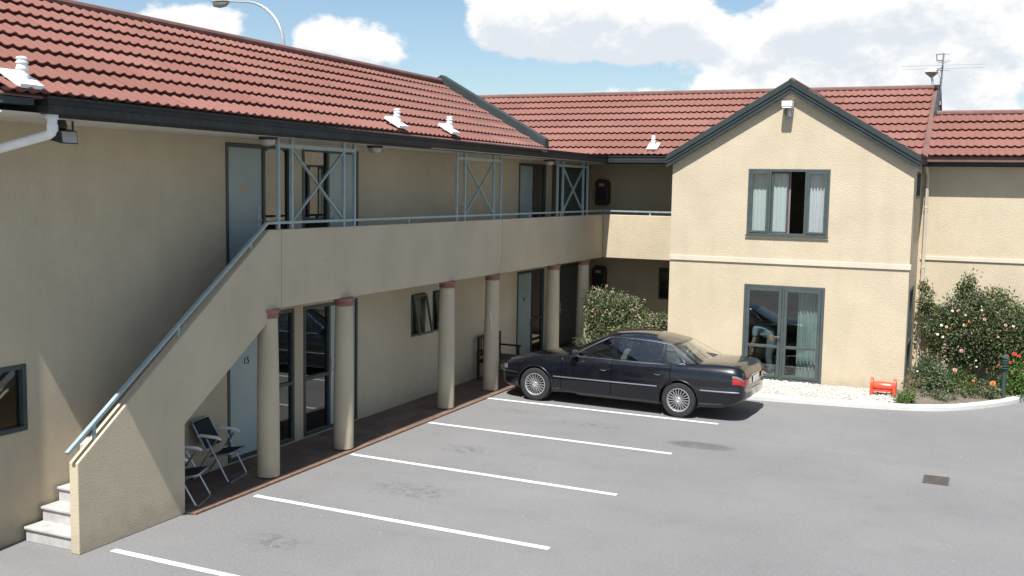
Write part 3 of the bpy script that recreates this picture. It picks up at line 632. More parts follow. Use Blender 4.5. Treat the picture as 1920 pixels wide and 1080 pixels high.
# gable roof
GX, GZ, GT = -4.022, 6.50, .60; GE = 2.62
m = MB(); m.prism([(GX-GE, GZ-GT*GE-.01), (GX, GZ-.01), (GX+GE, GZ-GT*GE-.01), (GX+GE, GZ-GT*GE-.05), (GX, GZ-.09), (GX-GE, GZ-GT*GE-.05)], 'y', YG-.10, 27.6); roofG = m.build('roof', 'ridge_paint', B)
sl_ = GE*math.sqrt(1+GT*GT)
tile_slope(roofG, (GX+GE, 22.95, GZ-GT*GE-.03), (0, 1, 0), (-1, 0, GT), 2.2, sl_, 8)
m = MB(); m.tube([(GX, YG-.02, GZ+.03), (GX, 27.6, GZ+.03)], .07, 10); m.build('ridge_cap', 'ridge_paint', roofG)
for sgn in (-1, 1):
    for (h0, h1, y0, y1) in ((-.235, -.15, YG-.135, YG-.045), (-.147, -.075, YG-.15, YG-.045), (-.072, .055, YG-.17, YG-.045)):
        m = MB(); e = GE+.03
        m.prism([(GX+sgn*e, GZ-GT*e+h0), (GX+sgn*.0015, GZ+h0), (GX+sgn*.0015, GZ+h1), (GX+sgn*e, GZ-GT*e+h1)], 'y', y0, y1); m.build('barge_board', 'trim_slate', roofG, bevel=.004)
m = MB()
for sgn in (-1, 1): m.prism([(GX+sgn*GE, GZ-GT*GE-.20), (GX+sgn*.001, GZ-.20), (GX+sgn*.001, GZ-.17), (GX+sgn*GE, GZ-GT*GE-.17)], 'y', YG-.044, YG+.01)
m.build('soffit', 'soffit_paint', roofG)
gutter('gutter', [(-1.36, YG-.05), (-1.36, 25.0)], [(1, 0), (1, 0)])
# vent pipes with lead flashings
def vent(x, y, z, up, along, h=.25):
    m = MB(); up = Vector(up).normalized(); al = Vector(along); nn = al.cross(up); nn = nn if nn.z > 0 else -nn; c = Vector((x, y, z))+nn*.115
    P = [[tuple(c+al*a+up*b+nn*(.012*(1-(a/.135)**2)*(1-(b/.16)**2))) for a in np.linspace(-.135, .135, 7)] for b in np.linspace(-.16, .16, 7)]
    m.grid(P); m.grid([[tuple(Vector(q)-nn*.010) for q in r_] for r_ in P])
    ed = [P[0][k] for k in range(7)]+[P[k][6] for k in range(1, 7)]+[P[6][k] for k in range(5, -1, -1)]+[P[k][0] for k in range(5, 0, -1)]; m.grid([[q, tuple(Vector(q)-nn*.045)] for q in ed+ed[:1]]); fl = m.build('flashing', 'white_plastic', B)
    m = MB(); k_ = h/.38; m.lathe([(.072, -.03), (.066, .04*k_), (.052, .06*k_), (.052, .14*k_), (.060, .145*k_), (.060, .175*k_), (.052, .18*k_), (.052, .25*k_), (.062, .255*k_), (.062, .275*k_), (.048, .285*k_), (.048, .33*k_), (.056, .335*k_), (.052, .365*k_), (.02, .38*k_)], tuple(c), n=16); m.build('vent_pipe', 'white_plastic', fl)
for y, dx in ((7.50, .125), (14.75, .19), (16.55, .19)): vent(XE-dx, y, ZE+T*dx, (-1, 0, T), (0, 1, 0), .20)
vent(-7.72, YE+.26, 5.02+T*.26, (0, 1, T), (1, 0, 0))

# --- balcony rails and X screens
def screen(y0, y1, y2, y3):
    x = XP-.05; q = .045
    m = MB(); m.bar((x, y0, 4.70), (x, y3, 4.70), .04, .055); top = m.build('screen_beam', 'rail_paint', B)
    for y in (y0, y1, y2, y3):
        m = MB(); m.box(x-q/2, x+q/2, y-q/2, y+q/2, ZPT-.01, 4.815); m.build('post', 'rail_paint', top)
    for a, b in (((y1+.02, 3.66), (y2-.02, 4.67)), ((y1+.02, 4.67), (y2-.02, 3.66))):
        m = MB(); dx = .012 if a[1] < 4 else -.012; m.bar((x+dx, a[0], a[1]), (x+dx, b[0], b[1]), .022, .04, (1, 0, 0)); m.build('brace', 'rail_paint', top)
for s in ((12.06, 12.37, 13.69, 13.99), (17.45, 17.78, 19.04, 19.37), (22.45, 22.78, 24.11, 24.41)): screen(*s)
xr = XP-.05; m = MB(); m.bar((xr, 11.80, 3.625), (xr, YB+.05, 3.625), .05, .035); hr = m.build('handrail', 'rail_paint', B)
for y in (15.69, 20.9, 22.66): m = MB(); m.box(xr-.012, xr+.012, y-.02, y+.02, ZPT-.005, 3.607); m.build('post', 'rail_paint', hr)
m = MB(); m.bar((XP-.03, YB+.055, 3.625), (XL-.002, YB+.055, 3.625), .05, .035); hr2 = m.build('handrail', 'rail_paint', B)
m = MB(); m.box(-7.86, -7.82, YB+.045, YB+.065, ZPT-.005, 3.607); m.build('post', 'rail_paint', hr2)
m = MB(); sl0, sl1 = Vector((xr+.005, 8.28, 1.175)), Vector((xr+.005, 11.80, 3.625)); m.bar(sl0, sl1, .05, .035, (0, 0, 1)); hr3 = m.build('handrail', 'rail_paint', B)
for t in (.11, .50, .90):
    p = sl0.lerp(sl1, t); m = MB(); m.box(p.x-.012, p.x+.012, p.y-.02, p.y+.02, p.z-.20, p.z-.01); m.build('post', 'rail_paint', hr3)
# downpipes
m = MB(); m.lathe([(.062, -.02), (.062, .05)], (-8.72, 7.84, 4.80), n=14); m.tube([(-8.72, 7.84, 4.83), (-8.72, 7.84, 4.68), (-8.735, 7.84, 4.645), (-8.77, 7.838, 4.625), (-9.85, 7.79, 4.40), (-9.92, 7.785, 4.37), (-9.95, 7.78, 4.30), (-9.95, 7.78, .1)], .048, 14); m.lathe([(.055, -.04), (.055, .03)], (-8.72, 7.84, 4.70), n=14); m.build('downpipe', 'white_plastic', B)
m = MB(); m.tube([(-1.40, 25.30, 4.82), (-1.38, 25.36, 4.70), (-1.36, 25.43, 4.6), (-1.36, 25.435, .12)], .04, 12)
for z in (1.2, 2.55, 3.9): m.lathe([(.05, -.015), (.05, .015)], (-1.36, 25.435, z), n=12)
m.build('downpipe', 'band_paint', B)

# ================================================================== FITTINGS ON THE BUILDING
f = thing('floodlight', 'black floodlight hanging under the eave near the white downpipe', 'floodlight', (-9.25, 8.42, 4.81))
m = MB(); m.prism([(-9.30, 4.60), (-9.12, 4.56), (-9.14, 4.70), (-9.27, 4.73)], 'y', 8.31, 8.55); m.build('housing', 'black_plastic', f, bevel=.006)
m = MB(); m.prism([(-9.119, 4.575), (-9.112, 4.573), (-9.13, 4.69), (-9.137, 4.692)], 'y', 8.33, 8.53); m.build('lens', 'bowl_glass', f)
for y in (8.29, 8.565): m = MB(); m.bar((-9.22, y, 4.66), (-9.22, y, 4.815), .02, .012); m.build('bracket', 'black_plastic', f)
m = MB(); m.lathe([(.055, 4.725), (.06, 4.76), (.045, 4.815)], (-9.24, 8.43, 0), n=14); m.build('sensor', 'black_plastic', f)
f = thing('floodlight', 'white floodlight with motion sensor under the gable peak', 'floodlight', (-4.06, YG, 5.95))
m = MB(); m.box(-4.165, -3.945, YG-.30, YG-.05, 5.97, 6.09); m.build('housing', 'white_plastic', f, bevel=.012)
m = MB(); m.box(-4.15, -3.96, YG-.29, YG-.07, 5.945, 5.968); m.build('lens', 'lens_clear', f)
m = MB(); m.lathe([(.02, 5.76), (.05, 5.78), (.055, 5.86), (.03, 5.94)], (-4.02, YG-.10, 0), n=14); m.build('sensor', 'steel', f)
m = MB(); m.box(-4.08, -3.98, YG-.05, YG+.001, 5.84, 6.02); m.build('bracket', 'white_plastic', f)
m = MB(); m.tube([(-4.09, YG-.06, 5.97), (-4.13, YG-.08, 5.88), (-4.10, YG-.04, 5.80)], .008, 6); m.build('cable', 'black_plastic', f)
for (y, lab) in ((11.96, 'round eave light with black base left of the stair head screen'), (14.74, 'round eave light with black base right of the stair head screen'), (22.15, 'round eave light with black base beside the farthest X screen')):
    f = thing('eave_light', lab, 'ceiling light', (-9.2, y, 4.815), 'round lights under the eave')
    m = MB(); m.lathe([(.125, 4.775), (.13, 4.80), (.13, 4.8145)], (-9.2, y, 0), n=20); m.build('base', 'black_plastic', f)
    m = MB(); m.lathe([(.03, 4.685), (.075, 4.70), (.10, 4.73), (.105, 4.774)], (-9.2, y, 0), n=20); m.build('bowl', 'bowl_glass', f)
def wall_phone(x, z, name_, lab):
    f = thing('wall_phone', lab, 'telephone', (x, YIN, z-.33), 'telephone hoods on the shaded back wall')
    m = MB(); m.prism([(x-.19, z-.30), (x-.13, z-.36), (x+.13, z-.36), (x+.19, z-.30), (x+.19, z+.25), (x+.12, z+.34), (x-.12, z+.34), (x-.19, z+.25)], 'y', YIN-.22, YIN-.002); m.build('hood', 'phone_brown', f, bevel=.02)
    m = MB(); m.box(x-.07, x+.07, YIN-.235, YIN-.221, z+.15, z+.23); m.build('sign_panel', 'bowl_glass', f)
    m = MB(); m.box(x-.12, x+.10, YIN-.232, YIN-.221, z-.22, z+.08); m.build('keypad', 'black_plastic', f, bevel=.004)
    m = MB(); m.tube([(x+.15, YIN-.25, z+.02), (x+.155, YIN-.27, z-.06), (x+.15, YIN-.25, z-.16)], [.03, .02, .03], 8); m.build('handset', 'black_plastic', f)
wall_phone(-9.62, 4.10, '', 'dark red telephone hood on the shaded upper balcony wall'); wall_phone(-9.66, 1.75, '', 'dark telephone hood on the ground floor wall behind the blossoming bush')
# TV antenna on the step of the far roof
f = thing('tv_antenna', 'thin television antenna on the roof step', 'antenna', (-1.34, 28.0, 6.17))
m = MB(); m.tube([(-1.34, 28.0, 6.25), (-1.31, 28.0, 6.9), (-1.29, 28.0, 7.62)], .021, 8); m.build('mast', 'antenna_metal', f)
m = MB(); m.tube([(XS+.05, 28.0, 6.2), (-1.36, 27.96, 6.19), (-1.34, 28.0, 6.27)], .016, 6); m.build('bracket', 'antenna_metal', f)
m = MB(); m.box(-1.385, -1.295, 27.95, 28.02, 6.37, 6.46); m.build('junction_box', 'pink_box', f)
m = MB()
for z, l in ((7.33, 1.95), (7.25, 1.8)): m.tube([(-1.3-l/2, 28.0+.0, z), (-1.3+l/2, 28.0, z)], .004, 5)
m.build('long_element', 'antenna_metal', f)
m = MB(); m.tube([(-1.3, 27.6, 7.28), (-1.3, 28.4, 7.34)], .012, 6); m.tube([(-1.3, 28, 7.45), (-1.42, 27.8, 7.42), (-1.44, 27.75, 7.56), (-1.3, 28, 7.60)], .013, 6); m.tube([(-1.3, 28, 7.28), (-1.40, 27.9, 7.22), (-1.43, 27.9, 7.15)], [.016, .02, .028], 6)
for z, l in ((7.60, .3), (7.44, .32), (7.40, .22), (7.21, .32)): m.tube([(-1.3-l/2, 28, z), (-1.3+l/2, 27.98, z-.01)], .008, 5)
m.build('boom', 'antenna_metal', f)
m = MB(); m.tube([(-1.33, 27.98, 7.2), (-1.37, 27.95, 7.1), (-1.34, 27.98, 7.02), (-1.33, 27.985, 6.5)], .006, 5); m.build('cable', 'black_plastic', f)

# ================================================================== STREET LAMPS BEHIND THE ROOFS
f = thing('street_lamp', 'tall curved street lamp rising behind the long left roof', 'street lamp', (-33.45, 45, 0), 'street lamps beyond the motel')
m = MB(); arc = [(-33.45, 45, 0), (-33.5, 45, 8), (-33.55, 45, 10.6), (-33.62, 45, 11.2)]
for t in np.linspace(.1, 1, 10): arc.append((-33.62-2.6*(1-math.cos(t*math.pi/2)), 45, 11.2+2.38*math.sin(t*math.pi/2)))
arc.append((-37.1, 45, 13.66)); m.tube(arc, [.13, .12, .115, .11]+[.10-.0045*k for k in range(10)]+[.055], 10); m.build('pole', 'galv', f)
m = MB(); m.lathe([(.06, -36.95), (.10, -37.05), (.17, -37.3), (.20, -37.7), (.15, -38.1), (.03, -38.3)], (0, 45, 13.70), 'x', 14); 
m.v = [(x, 45+(y-45), 13.70+(z-13.70)*(.55 if z > 13.70 else .35)) for x, y, z in m.v]; m.build('lamp_head', 'galv', f)
m = MB(); m.lathe([(.02, -37.05), (.15, -37.3), (.19, -37.7), (.14, -38.08), (.02, -38.2)], (0, 45, 13.62), 'x', 14); m.v = [(x, y, 13.62-abs(z-13.62)*1.5) for x, y, z in m.v]; m.build('lens', 'bowl_glass', f)
f = thing('street_lamp', 'small round headed street lamp peeking over the far ridge beside the antenna', 'street lamp', (-3.1, 60, 0), 'street lamps beyond the motel')
m = MB(); m.tube([(-3.12, 60, 0), (-3.12, 60, 8.6), (-3.16, 60, 9.6), (-3.28, 60, 10.35)], [.10, .08, .07, .06], 10); m.build('pole', 'galv', f)
m = MB(); m.lathe([(.05, 10.30), (.30, 10.50), (.34, 10.56), (.33, 10.60)], (-3.3, 60, 0), n=18); m.build('lens', 'lens_smoke', f)
m = MB(); m.lathe([(.335, 10.602), (.30, 10.70), (.15, 10.78), (.02, 10.80)], (-3.3, 60, 0), n=18); m.build('lamp_head', 'white_plastic', f)

# ================================================================== CAR (local: x nose->tail, -y near side)
def pchip(x, xs, ys):
    xs, ys = np.array(xs, float), np.array(ys, float); h = np.diff(xs); d = np.diff(ys)/h; m = np.zeros(len(xs))
    for i in range(1, len(xs)-1):
        if d[i-1]*d[i] > 0: w1, w2 = 2*h[i]+h[i-1], h[i]+2*h[i-1]; m[i] = (w1+w2)/(w1/d[i-1]+w2/d[i])
    m[0], m[-1] = d[0], d[-1]; x = np.clip(x, xs[0], xs[-1]); i = np.clip(np.searchsorted(xs, x)-1, 0, len(h)-1); t = (x-xs[i])/h[i]
    return ys[i]*(1+2*t)*(1-t)**2+m[i]*h[i]*t*(1-t)**2+ys[i+1]*t*t*(3-2*t)+m[i+1]*h[i]*t*t*(t-1)
AX1, AX2, LEN = .86, 3.79, 4.98
fw_ = lambda x: float(pchip(x, [0, .04, .12, .28, .6, 1.2, 2.4, 3.6, 4.3, 4.7, 4.88, 4.95, 4.98], [.50, .66, .765, .845, .90, .925, .932, .925, .905, .875, .83, .75, .60]))
fzs = lambda x: float(pchip(x, [0, .1, .35, .8, 1.4, 1.9, 3.0, 3.9, 4.4, 4.80, 4.92, 4.98], [.60, .645, .715, .80, .875, .905, .93, .955, .955, .935, .87, .74]))   # shoulder
fzc = lambda x: float(pchip(x, [0, .06, .25, .7, 1.2, 1.5, 2.2, 3.4, 4.0, 4.45, 4.80, 4.92, 4.98], [.63, .70, .765, .865, .955, .985, .95, .95, 1.025, 1.045, 1.035, .95, .80]))  # centre line top
fzb = lambda x: float(pchip(x, [0, .06, .3, .6, 1.2, 3.5, 4.2, 4.7, 4.98], [.40, .27, .215, .20, .19, .19, .215, .26, .42]))
DOORS = [(1.42, 2.46), (2.46, 3.62)]
gx = [1.42, 2.46, 3.62]
xs = sorted(set([round(float(v), 4) for v in np.concatenate([np.array([0, .015, .04, .075, .12, .18, .26, .35]), np.arange(.45, 4.5, .11), np.array([4.55, 4.65, 4.74, 4.82, 4.88, 4.92, 4.95, 4.97, 4.98])]) if all(abs(v-q) > .03 for q in gx)]+[q+d for q in gx for d in (-.006, 0, .006)]))
def section(x):
    w, zb, zs, zc = fw_(x), fzb(x), fzs(x), fzc(x); e = min(1, min(x, LEN-x)/.25)
    zm = lambda t: zb+(zs-zb)*t
    P = [(0, zb), (.70*w, zb), (.90*w, zb+.015), (.965*w, zm(.10)), (.985*w, zm(.20)), (.997*w, zm(.34)), (1.008*w, zm(.40)), (1.010*w, zm(.455)), (1.0*w, zm(.50)), (.998*w, zm(.62)), (.992*w, zm(.74)), (.978*w, zm(.86)), (.955*w, zm(.94)), (.925*w, zs),
         (.885*w, zs+(zc-zs)*.36), (.865*w, zs+(zc-zs)*.44), (.845*w, zs+(zc-zs)*.52), (.70*w, zs+(zc-zs)*.76), (.45*w, zs+(zc-zs)*.93), (.2*w, zs+(zc-zs)*.99), (0, zc)]
    P = [list(p) for p in P]
    if x in gx:
        for j in range(4, 14): P[j][0] -= .014
    if (.28 < x < 1.42) or (4.12 < x < 4.93): P[15][1] -= .010
    return P
def mirror_obj(me): pass
C = MB(); sec = [section(x) for x in xs]; npt = len(sec[0]); rows = []
for x, P in zip(xs, sec): rows.append([(x, -y, z) for y, z in P]+[(x, y, z) for y, z in P[::-1][1:-1]])
nn = len(rows[0]); vs = [p for r_ in rows for p in r_]
fs = [(i*nn+j, i*nn+(j+1) % nn, (i+1)*nn+(j+1) % nn, (i+1)*nn+j) for i in range(len(rows)-1) for j in range(nn)]
C.add(vs, fs, True); C.add([], [])
C.f += [tuple(range(nn)), tuple(range((len(rows)-1)*nn, len(rows)*nn))]; C.m += [0, 0]; C.sm += [True, True]
bme, _ = C.mesh('car_shell', ['car_paint', 'underbody'], (0, 0, 0), 40)
bob = bpy.data.objects.new('tmp_shell', bme); COL.objects.link(bob)
cut = MB()
for ax in (AX1, AX2):
    for s in (-1, 1): cut.lathe([(.375, s*.55), (.375, s*1.2)] if s > 0 else [(.375, -1.2), (.375, -.55)], (ax, 0, .325), 'y', 40)
cme, _ = cut.mesh('cutter', ['underbody'], (0, 0, 0)); cob = bpy.data.objects.new('tmp_cut', cme); COL.objects.link(cob)
md = bob.modifiers.new('b', 'BOOLEAN'); md.object = cob; md.operation = 'DIFFERENCE'; md.solver = 'EXACT'; md.material_mode = 'TRANSFER'
dg = bpy.context.evaluated_depsgraph_get(); shell = bpy.data.meshes.new_from_object(bob.evaluated_get(dg))
bpy.data.objects.remove(bob); bpy.data.objects.remove(cob)
CAR = thing('parked_car', 'black four door saloon parked nose-in beside the columns', 'car', (0, 0, 0))
# split the shell into parts
parts = {}
for p in shell.polygons:
    c = p.center; k = 'body'; nm_ = shell.materials[p.material_index].name if shell.materials else ''
    if nm_.startswith('underbody'): k = ('wheel_well', c.x < 2.3, c.y < 0)
    else:
        w, zb, zs = fw_(c.x), fzb(c.x), fzs(c.x); side = -1 if c.y < 0 else 1
        if abs(c.y) > .95*w and zb+(zs-zb)*.14 < c.z < zs+.002:
            for di, (a, b) in enumerate(DOORS):
                if a < c.x < b: k = ('door', di, side)
        if abs(c.y) < .862*w and c.z > zs:
            if .28 < c.x < 1.42: k = 'bonnet'
            elif 4.12 < c.x < 4.93: k = 'boot_lid'
    parts.setdefault(k, []).append(p.index)
def sub_mesh(src, idx, name):
    used = {}; V = []; F = []; Mi = []
    for i in idx:
        f = []
        for v in src.polygons[i].vertices:
            if v not in used: used[v] = len(V); V.append(tuple(src.vertices[v].co))
            f.append(used[v])
        F.append(f); Mi.append(src.polygons[i].material_index)
    me = bpy.data.meshes.new(name); me.from_pydata(V, [], F)
    for q in src.materials: me.materials.append(q)
    me.polygons.foreach_set('material_index', Mi); me.polygons.foreach_set('use_smooth', [True]*len(F)); me.set_sharp_from_angle(angle=R(38)); return me
car_parts = {}
for k, idx in parts.items():
    nm_ = k if isinstance(k, str) else k[0]
    me = sub_mesh(shell, idx, nm_); car_parts[k] = place(nm_, me, (0, 0, 0), CAR)
bpy.data.meshes.remove(shell)
# greenhouse
zb0, zr0 = .935, 1.385
def gh(h):
    """h 0..1 belt->roof rail : front x, rear x, half width, z"""
    z = zb0+(zr0-zb0)*h; t = h
    return 1.48+.80*t-.03*math.sin(math.pi*t), 4.15-.60*t+.03*math.sin(math.pi*t), .80-.20*t-.03*t*t+.012*math.sin(math.pi*t), z+.02*(1-t)*0
def arch(x, z): return z-(.085*max(0, x-2.62)**2+.06*max(0, 2.62-x)**2)*max(0, (z-zb0)/(zr0-zb0))**1.3
def side_pt(x, h, s, off=0):
    xf, xr_, w, z = gh(h); xm = (x-2.6)/1.4; return (x, s*(w-.045*xm*xm+off), arch(x, z))
def front_pt(u, h, off=0):   # u -1..1
    xf, xr_, w, z = gh(h); w2 = w-.045*((xf-2.6)/1.4)**2; return (xf-.16*(1-u*u)*(1-.35*h)-off, u*w2, arch(xf, z)+.012*(1-u*u)*h)
def rear_pt(u, h, off=0):
    xf, xr_, w, z = gh(h); w2 = w-.045*((xr_-2.6)/1.4)**2; return (xr_+.10*(1-u*u)*(1-.3*h)+off, u*w2, arch(xr_, z)+.012*(1-u*u)*h+.05*(1-h))
HS = [0, .12, .28, .45, .62, .78, .90, 1.0]
glass_lo, glass_hi = .035, .90
def dlo(h):
    """x breakpoints on the side at height h"""
    xf, xr_, w, z = gh(h); a = xf+.085+.03*h; c = 3.84-.46*max(0, (h-.18))**1.15-1.15*max(0, .18-h)
    b1, b2 = 2.43-.05*h, 2.545-.05*h; q = min(3.40-.02*h, c-.02)
    return a, b1, b2, q, q+.035, max(c, q+.036)
hh = [0, glass_lo]+list(np.linspace(glass_lo, glass_hi, 9)[1:])+[1.0]
frame = MB(); parts_g = {('side_window', s, i): MB() for s in (-1, 1) for i in range(3)}
for s in (-1, 1):
    for i in range(len(hh)-1):
        h0, h1 = hh[i], hh[i+1]; isg = (h0 >= glass_lo-1e-6 and h1 <= glass_hi+1e-6)
        A, Bq = dlo(h0), dlo(h1); X0 = [gh(h0)[0]]+list(A)+[gh(h0)[1]]; X1 = [gh(h1)[0]]+list(Bq)+[gh(h1)[1]]
        for j in range(7):
            g = isg and j in (1, 3, 5); sub = 6
            for k in range(sub):
                xa0, xb0 = X0[j]+(X0[j+1]-X0[j])*k/sub, X0[j]+(X0[j+1]-X0[j])*(k+1)/sub; xa1, xb1 = X1[j]+(X1[j+1]-X1[j])*k/sub, X1[j]+(X1[j+1]-X1[j])*(k+1)/sub
                off = -.006 if g else 0
                q = [side_pt(xa0, h0, s, off), side_pt(xb0, h0, s, off), side_pt(xb1, h1, s, off), side_pt(xa1, h1, s, off)]
                if g: parts_g[('side_window', s, {1: 0, 3: 1, 5: 2}[j])].add(q, [(0, 1, 2, 3)], True)
                else:
                    frame.mi = 0; frame.add(q, [(0, 1, 2, 3)], True)
frame.mi = 0
ws, rw = MB(), MB(); US = np.linspace(-1, 1, 17)
for fn, mb in ((front_pt, ws), (rear_pt, rw)):
    hq = [0, .04, .2, .36, .52, .68, .84, .93, 1.0]
    for i in range(len(hq)-1):
        for j in range(16):
            g = 0 < i < len(hq)-2 and 1 <= j <= 14
            q = [fn(US[j], hq[i]), fn(US[j+1], hq[i]), fn(US[j+1], hq[i+1]), fn(US[j], hq[i+1])]
            (mb if g else frame).add(q, [(0, 1, 2, 3)], True)
# roof panel
hr_ = []
for j, u in enumerate(np.linspace(0, 1, 15)):
    row = []
    for v in np.linspace(-1, 1, 17):
        f0, f1 = front_pt(v, 1.0), rear_pt(v, 1.0); x = f0[0]+(f1[0]-f0[0])*u; w = gh(1.0)[2]-.045*((x-2.6)/1.4)**2; edge = 1-v*v
        row.append((x, v*w, arch(x if abs(v) > .99 else x, zr0)+.012*edge+.056*(1-v**4)*math.sin(math.pi*min(1, max(0, u*.94+.03)))**.7))
    hr_.append(row)
rf = MB(); rf.grid(hr_)
def weld(ob, d=.0006):
    bm = bmesh.new(); bm.from_mesh(ob.data); bmesh.ops.remove_doubles(bm, verts=bm.verts, dist=d); bmesh.ops.recalc_face_normals(bm, faces=bm.faces); bm.to_mesh(ob.data); bm.free()
    ob.data.polygons.foreach_set('use_smooth', [True]*len(ob.data.polygons)); ob.data.set_sharp_from_angle(angle=R(38)); return ob
weld(frame.build('pillars', ['car_paint', 'black_plastic'], CAR, origin=(0, 0, 0))); weld(rf.build('roof_panel', 'car_paint', CAR, origin=(0, 0, 0)))
weld(ws.build('windscreen', 'car_glass', CAR, origin=(0, 0, 0))); weld(rw.build('rear_window', 'car_glass', CAR, origin=(0, 0, 0)))
for k, mb in parts_g.items(): weld(mb.build('side_window', 'car_glass', CAR, origin=(0, 0, 0)))
# sill line joining belt to body, bright window surround
bl = MB()
for s in (-1, 1):
    P = []
    for x in np.linspace(1.40, 4.2, 40):
        w, zs, zc = fw_(x), fzs(x), fzc(x); x2 = min(max(x, gh(0)[0]), gh(0)[1]); g0 = side_pt(x2, 0, s)
        P.append([(x, s*.90*w, zs+.004), (x, s*(.90*w*.5+abs(g0[1])*.5), max(zs, g0[2])*.5+.5*g0[2]+.004), (x, g0[1]*.985, g0[2]+.012)])
    bl.grid(P)
bl.build('belt_panel', 'car_paint', CAR, origin=(0, 0, 0))
for s in (-1, 1):
    loop = []
    for h in np.linspace(glass_lo, glass_hi, 12): loop.append(side_pt(dlo(h)[0]-.012, h, s, .008))
    a, c = dlo(glass_hi)[0], dlo(glass_hi)[5]
    for x in np.linspace(a, c, 16)[1:-1]: loop.append(side_pt(x, glass_hi+.03, s, .008))
    for h in np.linspace(glass_hi, glass_lo, 12): loop.append(side_pt(dlo(h)[5]+.012, h, s, .008))
    for x in np.linspace(dlo(glass_lo)[5], dlo(glass_lo)[0], 24)[1:-1]: loop.append(side_pt(x, glass_lo-.015, s, .010))
    m = MB(); m.tube(loop, .0125, 6, closed=True); m.build('window_trim', 'chrome', CAR, origin=(0, 0, 0))
# lower trim: bright moulding strip
def side_y(x, t):
    P = section(x if x not in gx else x+.01); z = fzb(x)+(fzs(x)-fzb(x))*t
    ys = [p[0] for p in P[3:14]]; zz = [p[1] for p in P[3:14]]; return float(np.interp(z, zz, ys)), z
for s in (-1, 1):
    for a, b in ((.06, .47), (1.27, 3.38), (4.20, 4.9)):
        m = MB(); pts = []
        for x in np.linspace(a, b, 24):
            y, z = side_y(x, .46); pts.append((x, s*(y+.006), .53+.035*(x/LEN)))
        m.tube(pts, .013, 6); m.build('moulding', 'chrome', CAR, origin=(0, 0, 0))
m = MB(); pts = []
for a in np.linspace(-1, 1, 25): x = 4.9+.09*(1-abs(a)**2.6); pts.append((x, a*.775, .56))
m.tube(pts, .014, 6); m.build('moulding', 'chrome', CAR, origin=(0, 0, 0))
m = MB(); pts = []
for a in np.linspace(-1, 1, 25): x = .06-.075*(1-abs(a)**2.6); pts.append((x, a*.69, .50))
m.tube(pts, .016, 6); m.build('moulding', 'black_plastic', CAR, origin=(0, 0, 0))
# door handles
for (k, x) in ((('door', 0, -1), 2.34), (('door', 1, -1), 3.42), (('door', 0, 1), 2.34), (('door', 1, 1), 3.42)):
    s = k[2]; y, z = side_y(x, .80); m = MB(); m.mi = 0
    m.tube([(x-.10, s*(y+.002), z), (x-.085, s*(y+.022), z+.002), (x, s*(y+.028), z+.004), (x+.085, s*(y+.022), z+.006), (x+.10, s*(y+.002), z+.006)], [.012, .016, .017, .016, .012], 8)
    m.mi = 1; m.tube([(x-.11, s*(y+.001), z-.02), (x-.04, s*(y+.005), z-.026), (x+.02, s*(y+.001), z-.022)], [.004, .011, .004], 6); m.build('handle', ['car_paint', 'chrome'], car_parts[k], origin=(0, 0, 0))
# mirrors
for s in (-1, 1):
    m = MB(); m.tube([(1.66, s*.80, .985), (1.70, s*.90, 1.0)], [.035, .025], 8); m.lathe([(.02, s*.86), (.07, s*.88), (.085, s*.94), (.075, s*1.02), (.03, s*1.05)] if s > 0 else [(.03, -1.05), (.075, -1.02), (.085, -.94), (.07, -.88), (.02, -.86)], (1.70, 0, 1.025), 'y', 16)
    m.build('mirror', 'car_paint', CAR, origin=(0, 0, 0))
# lights
for s in (-1, 1):
    m = MB(); P = []
    for t in np.linspace(0, 1, 9):
        x = .018+.20*t**1.5; w = fw_(x); y = .50+(w*.985-.50)*t
        if t > .55: y = fw_(x)*.985
        P.append([(x-.012+.006*0, s*y, z) for z in np.linspace(.565+.02*t, .640+.03*t, 4)])
    m.grid(P); m.build('headlight', 'headlamp_glass', CAR, origin=(0, 0, 0))
    m = MB(); m.mi = 0; P = []; P2 = []
    for x in np.linspace(4.77, 4.955, 10):
        y0, _ = side_y(x, .62); w = fw_(x); P.append([(x+.008, s*(side_y(x, q)[0]+.008), side_y(x, q)[1]) for q in np.linspace(.64, .83, 5)])
    m.grid(P); x1 = 4.965
    m.mi = 0; P = []
    for t in np.linspace(0, 1, 8):
        y = .72-.36*t; xx = 4.945+.045*min(1, t*2.2)**.6; P.append([(xx+.012, s*y, z) for z in np.linspace(.69, .80, 4)])
    m.grid(P); m.build('tail_light', 'lens_red', CAR, origin=(0, 0, 0))
    m = MB(); m.grid([[(p[0]+.004, p[1], p[2]) for p in r_[:2]] for r_ in P[2:]]); m.build('reversing_lens', 'lens_smoke', CAR, origin=(0, 0, 0))
    m = MB(); P = [[(x+.010, s*(side_y(x, q)[0]+.010), side_y(x, q)[1]) for q in (.835, .87, .885)] for x in np.linspace(4.76, 4.95, 8)]; m.grid(P); m.build('indicator_lens', 'headlamp_glass', CAR, origin=(0, 0, 0))
# number plate, badge, grille
m = MB(); m.box(4.995, 5.003, -.20, .20, .68, .79); m.build('number_plate', 'white_plastic', CAR, origin=(0, 0, 0))
m = MB(); m.box(4.975, 4.992, -.34, .34, .815, .835); m.build('boot_trim', 'chrome', CAR, origin=(0, 0, 0))
for s in (-1, 1):
    m = MB(); m.box(-.022, .03, s*.10-.085, s*.10+.085, .565, .675); m.build('grille', 'black_plastic', CAR, bevel=.02, origin=(0, 0, 0))
    m = MB(); m.tube([(-.026, s*.10+.085*math.cos(a)*1.1, .62+.058*math.sin(a)) for a in np.linspace(0, 2*math.pi, 20)[:-1]], .009, 6, closed=True); m.build('grille_surround', 'chrome', CAR, origin=(0, 0, 0))
m = MB(); m.box(-.01, .06, -.5, .5, .26, .36); m.build('bumper_intake', 'black_plastic', CAR, origin=(0, 0, 0))
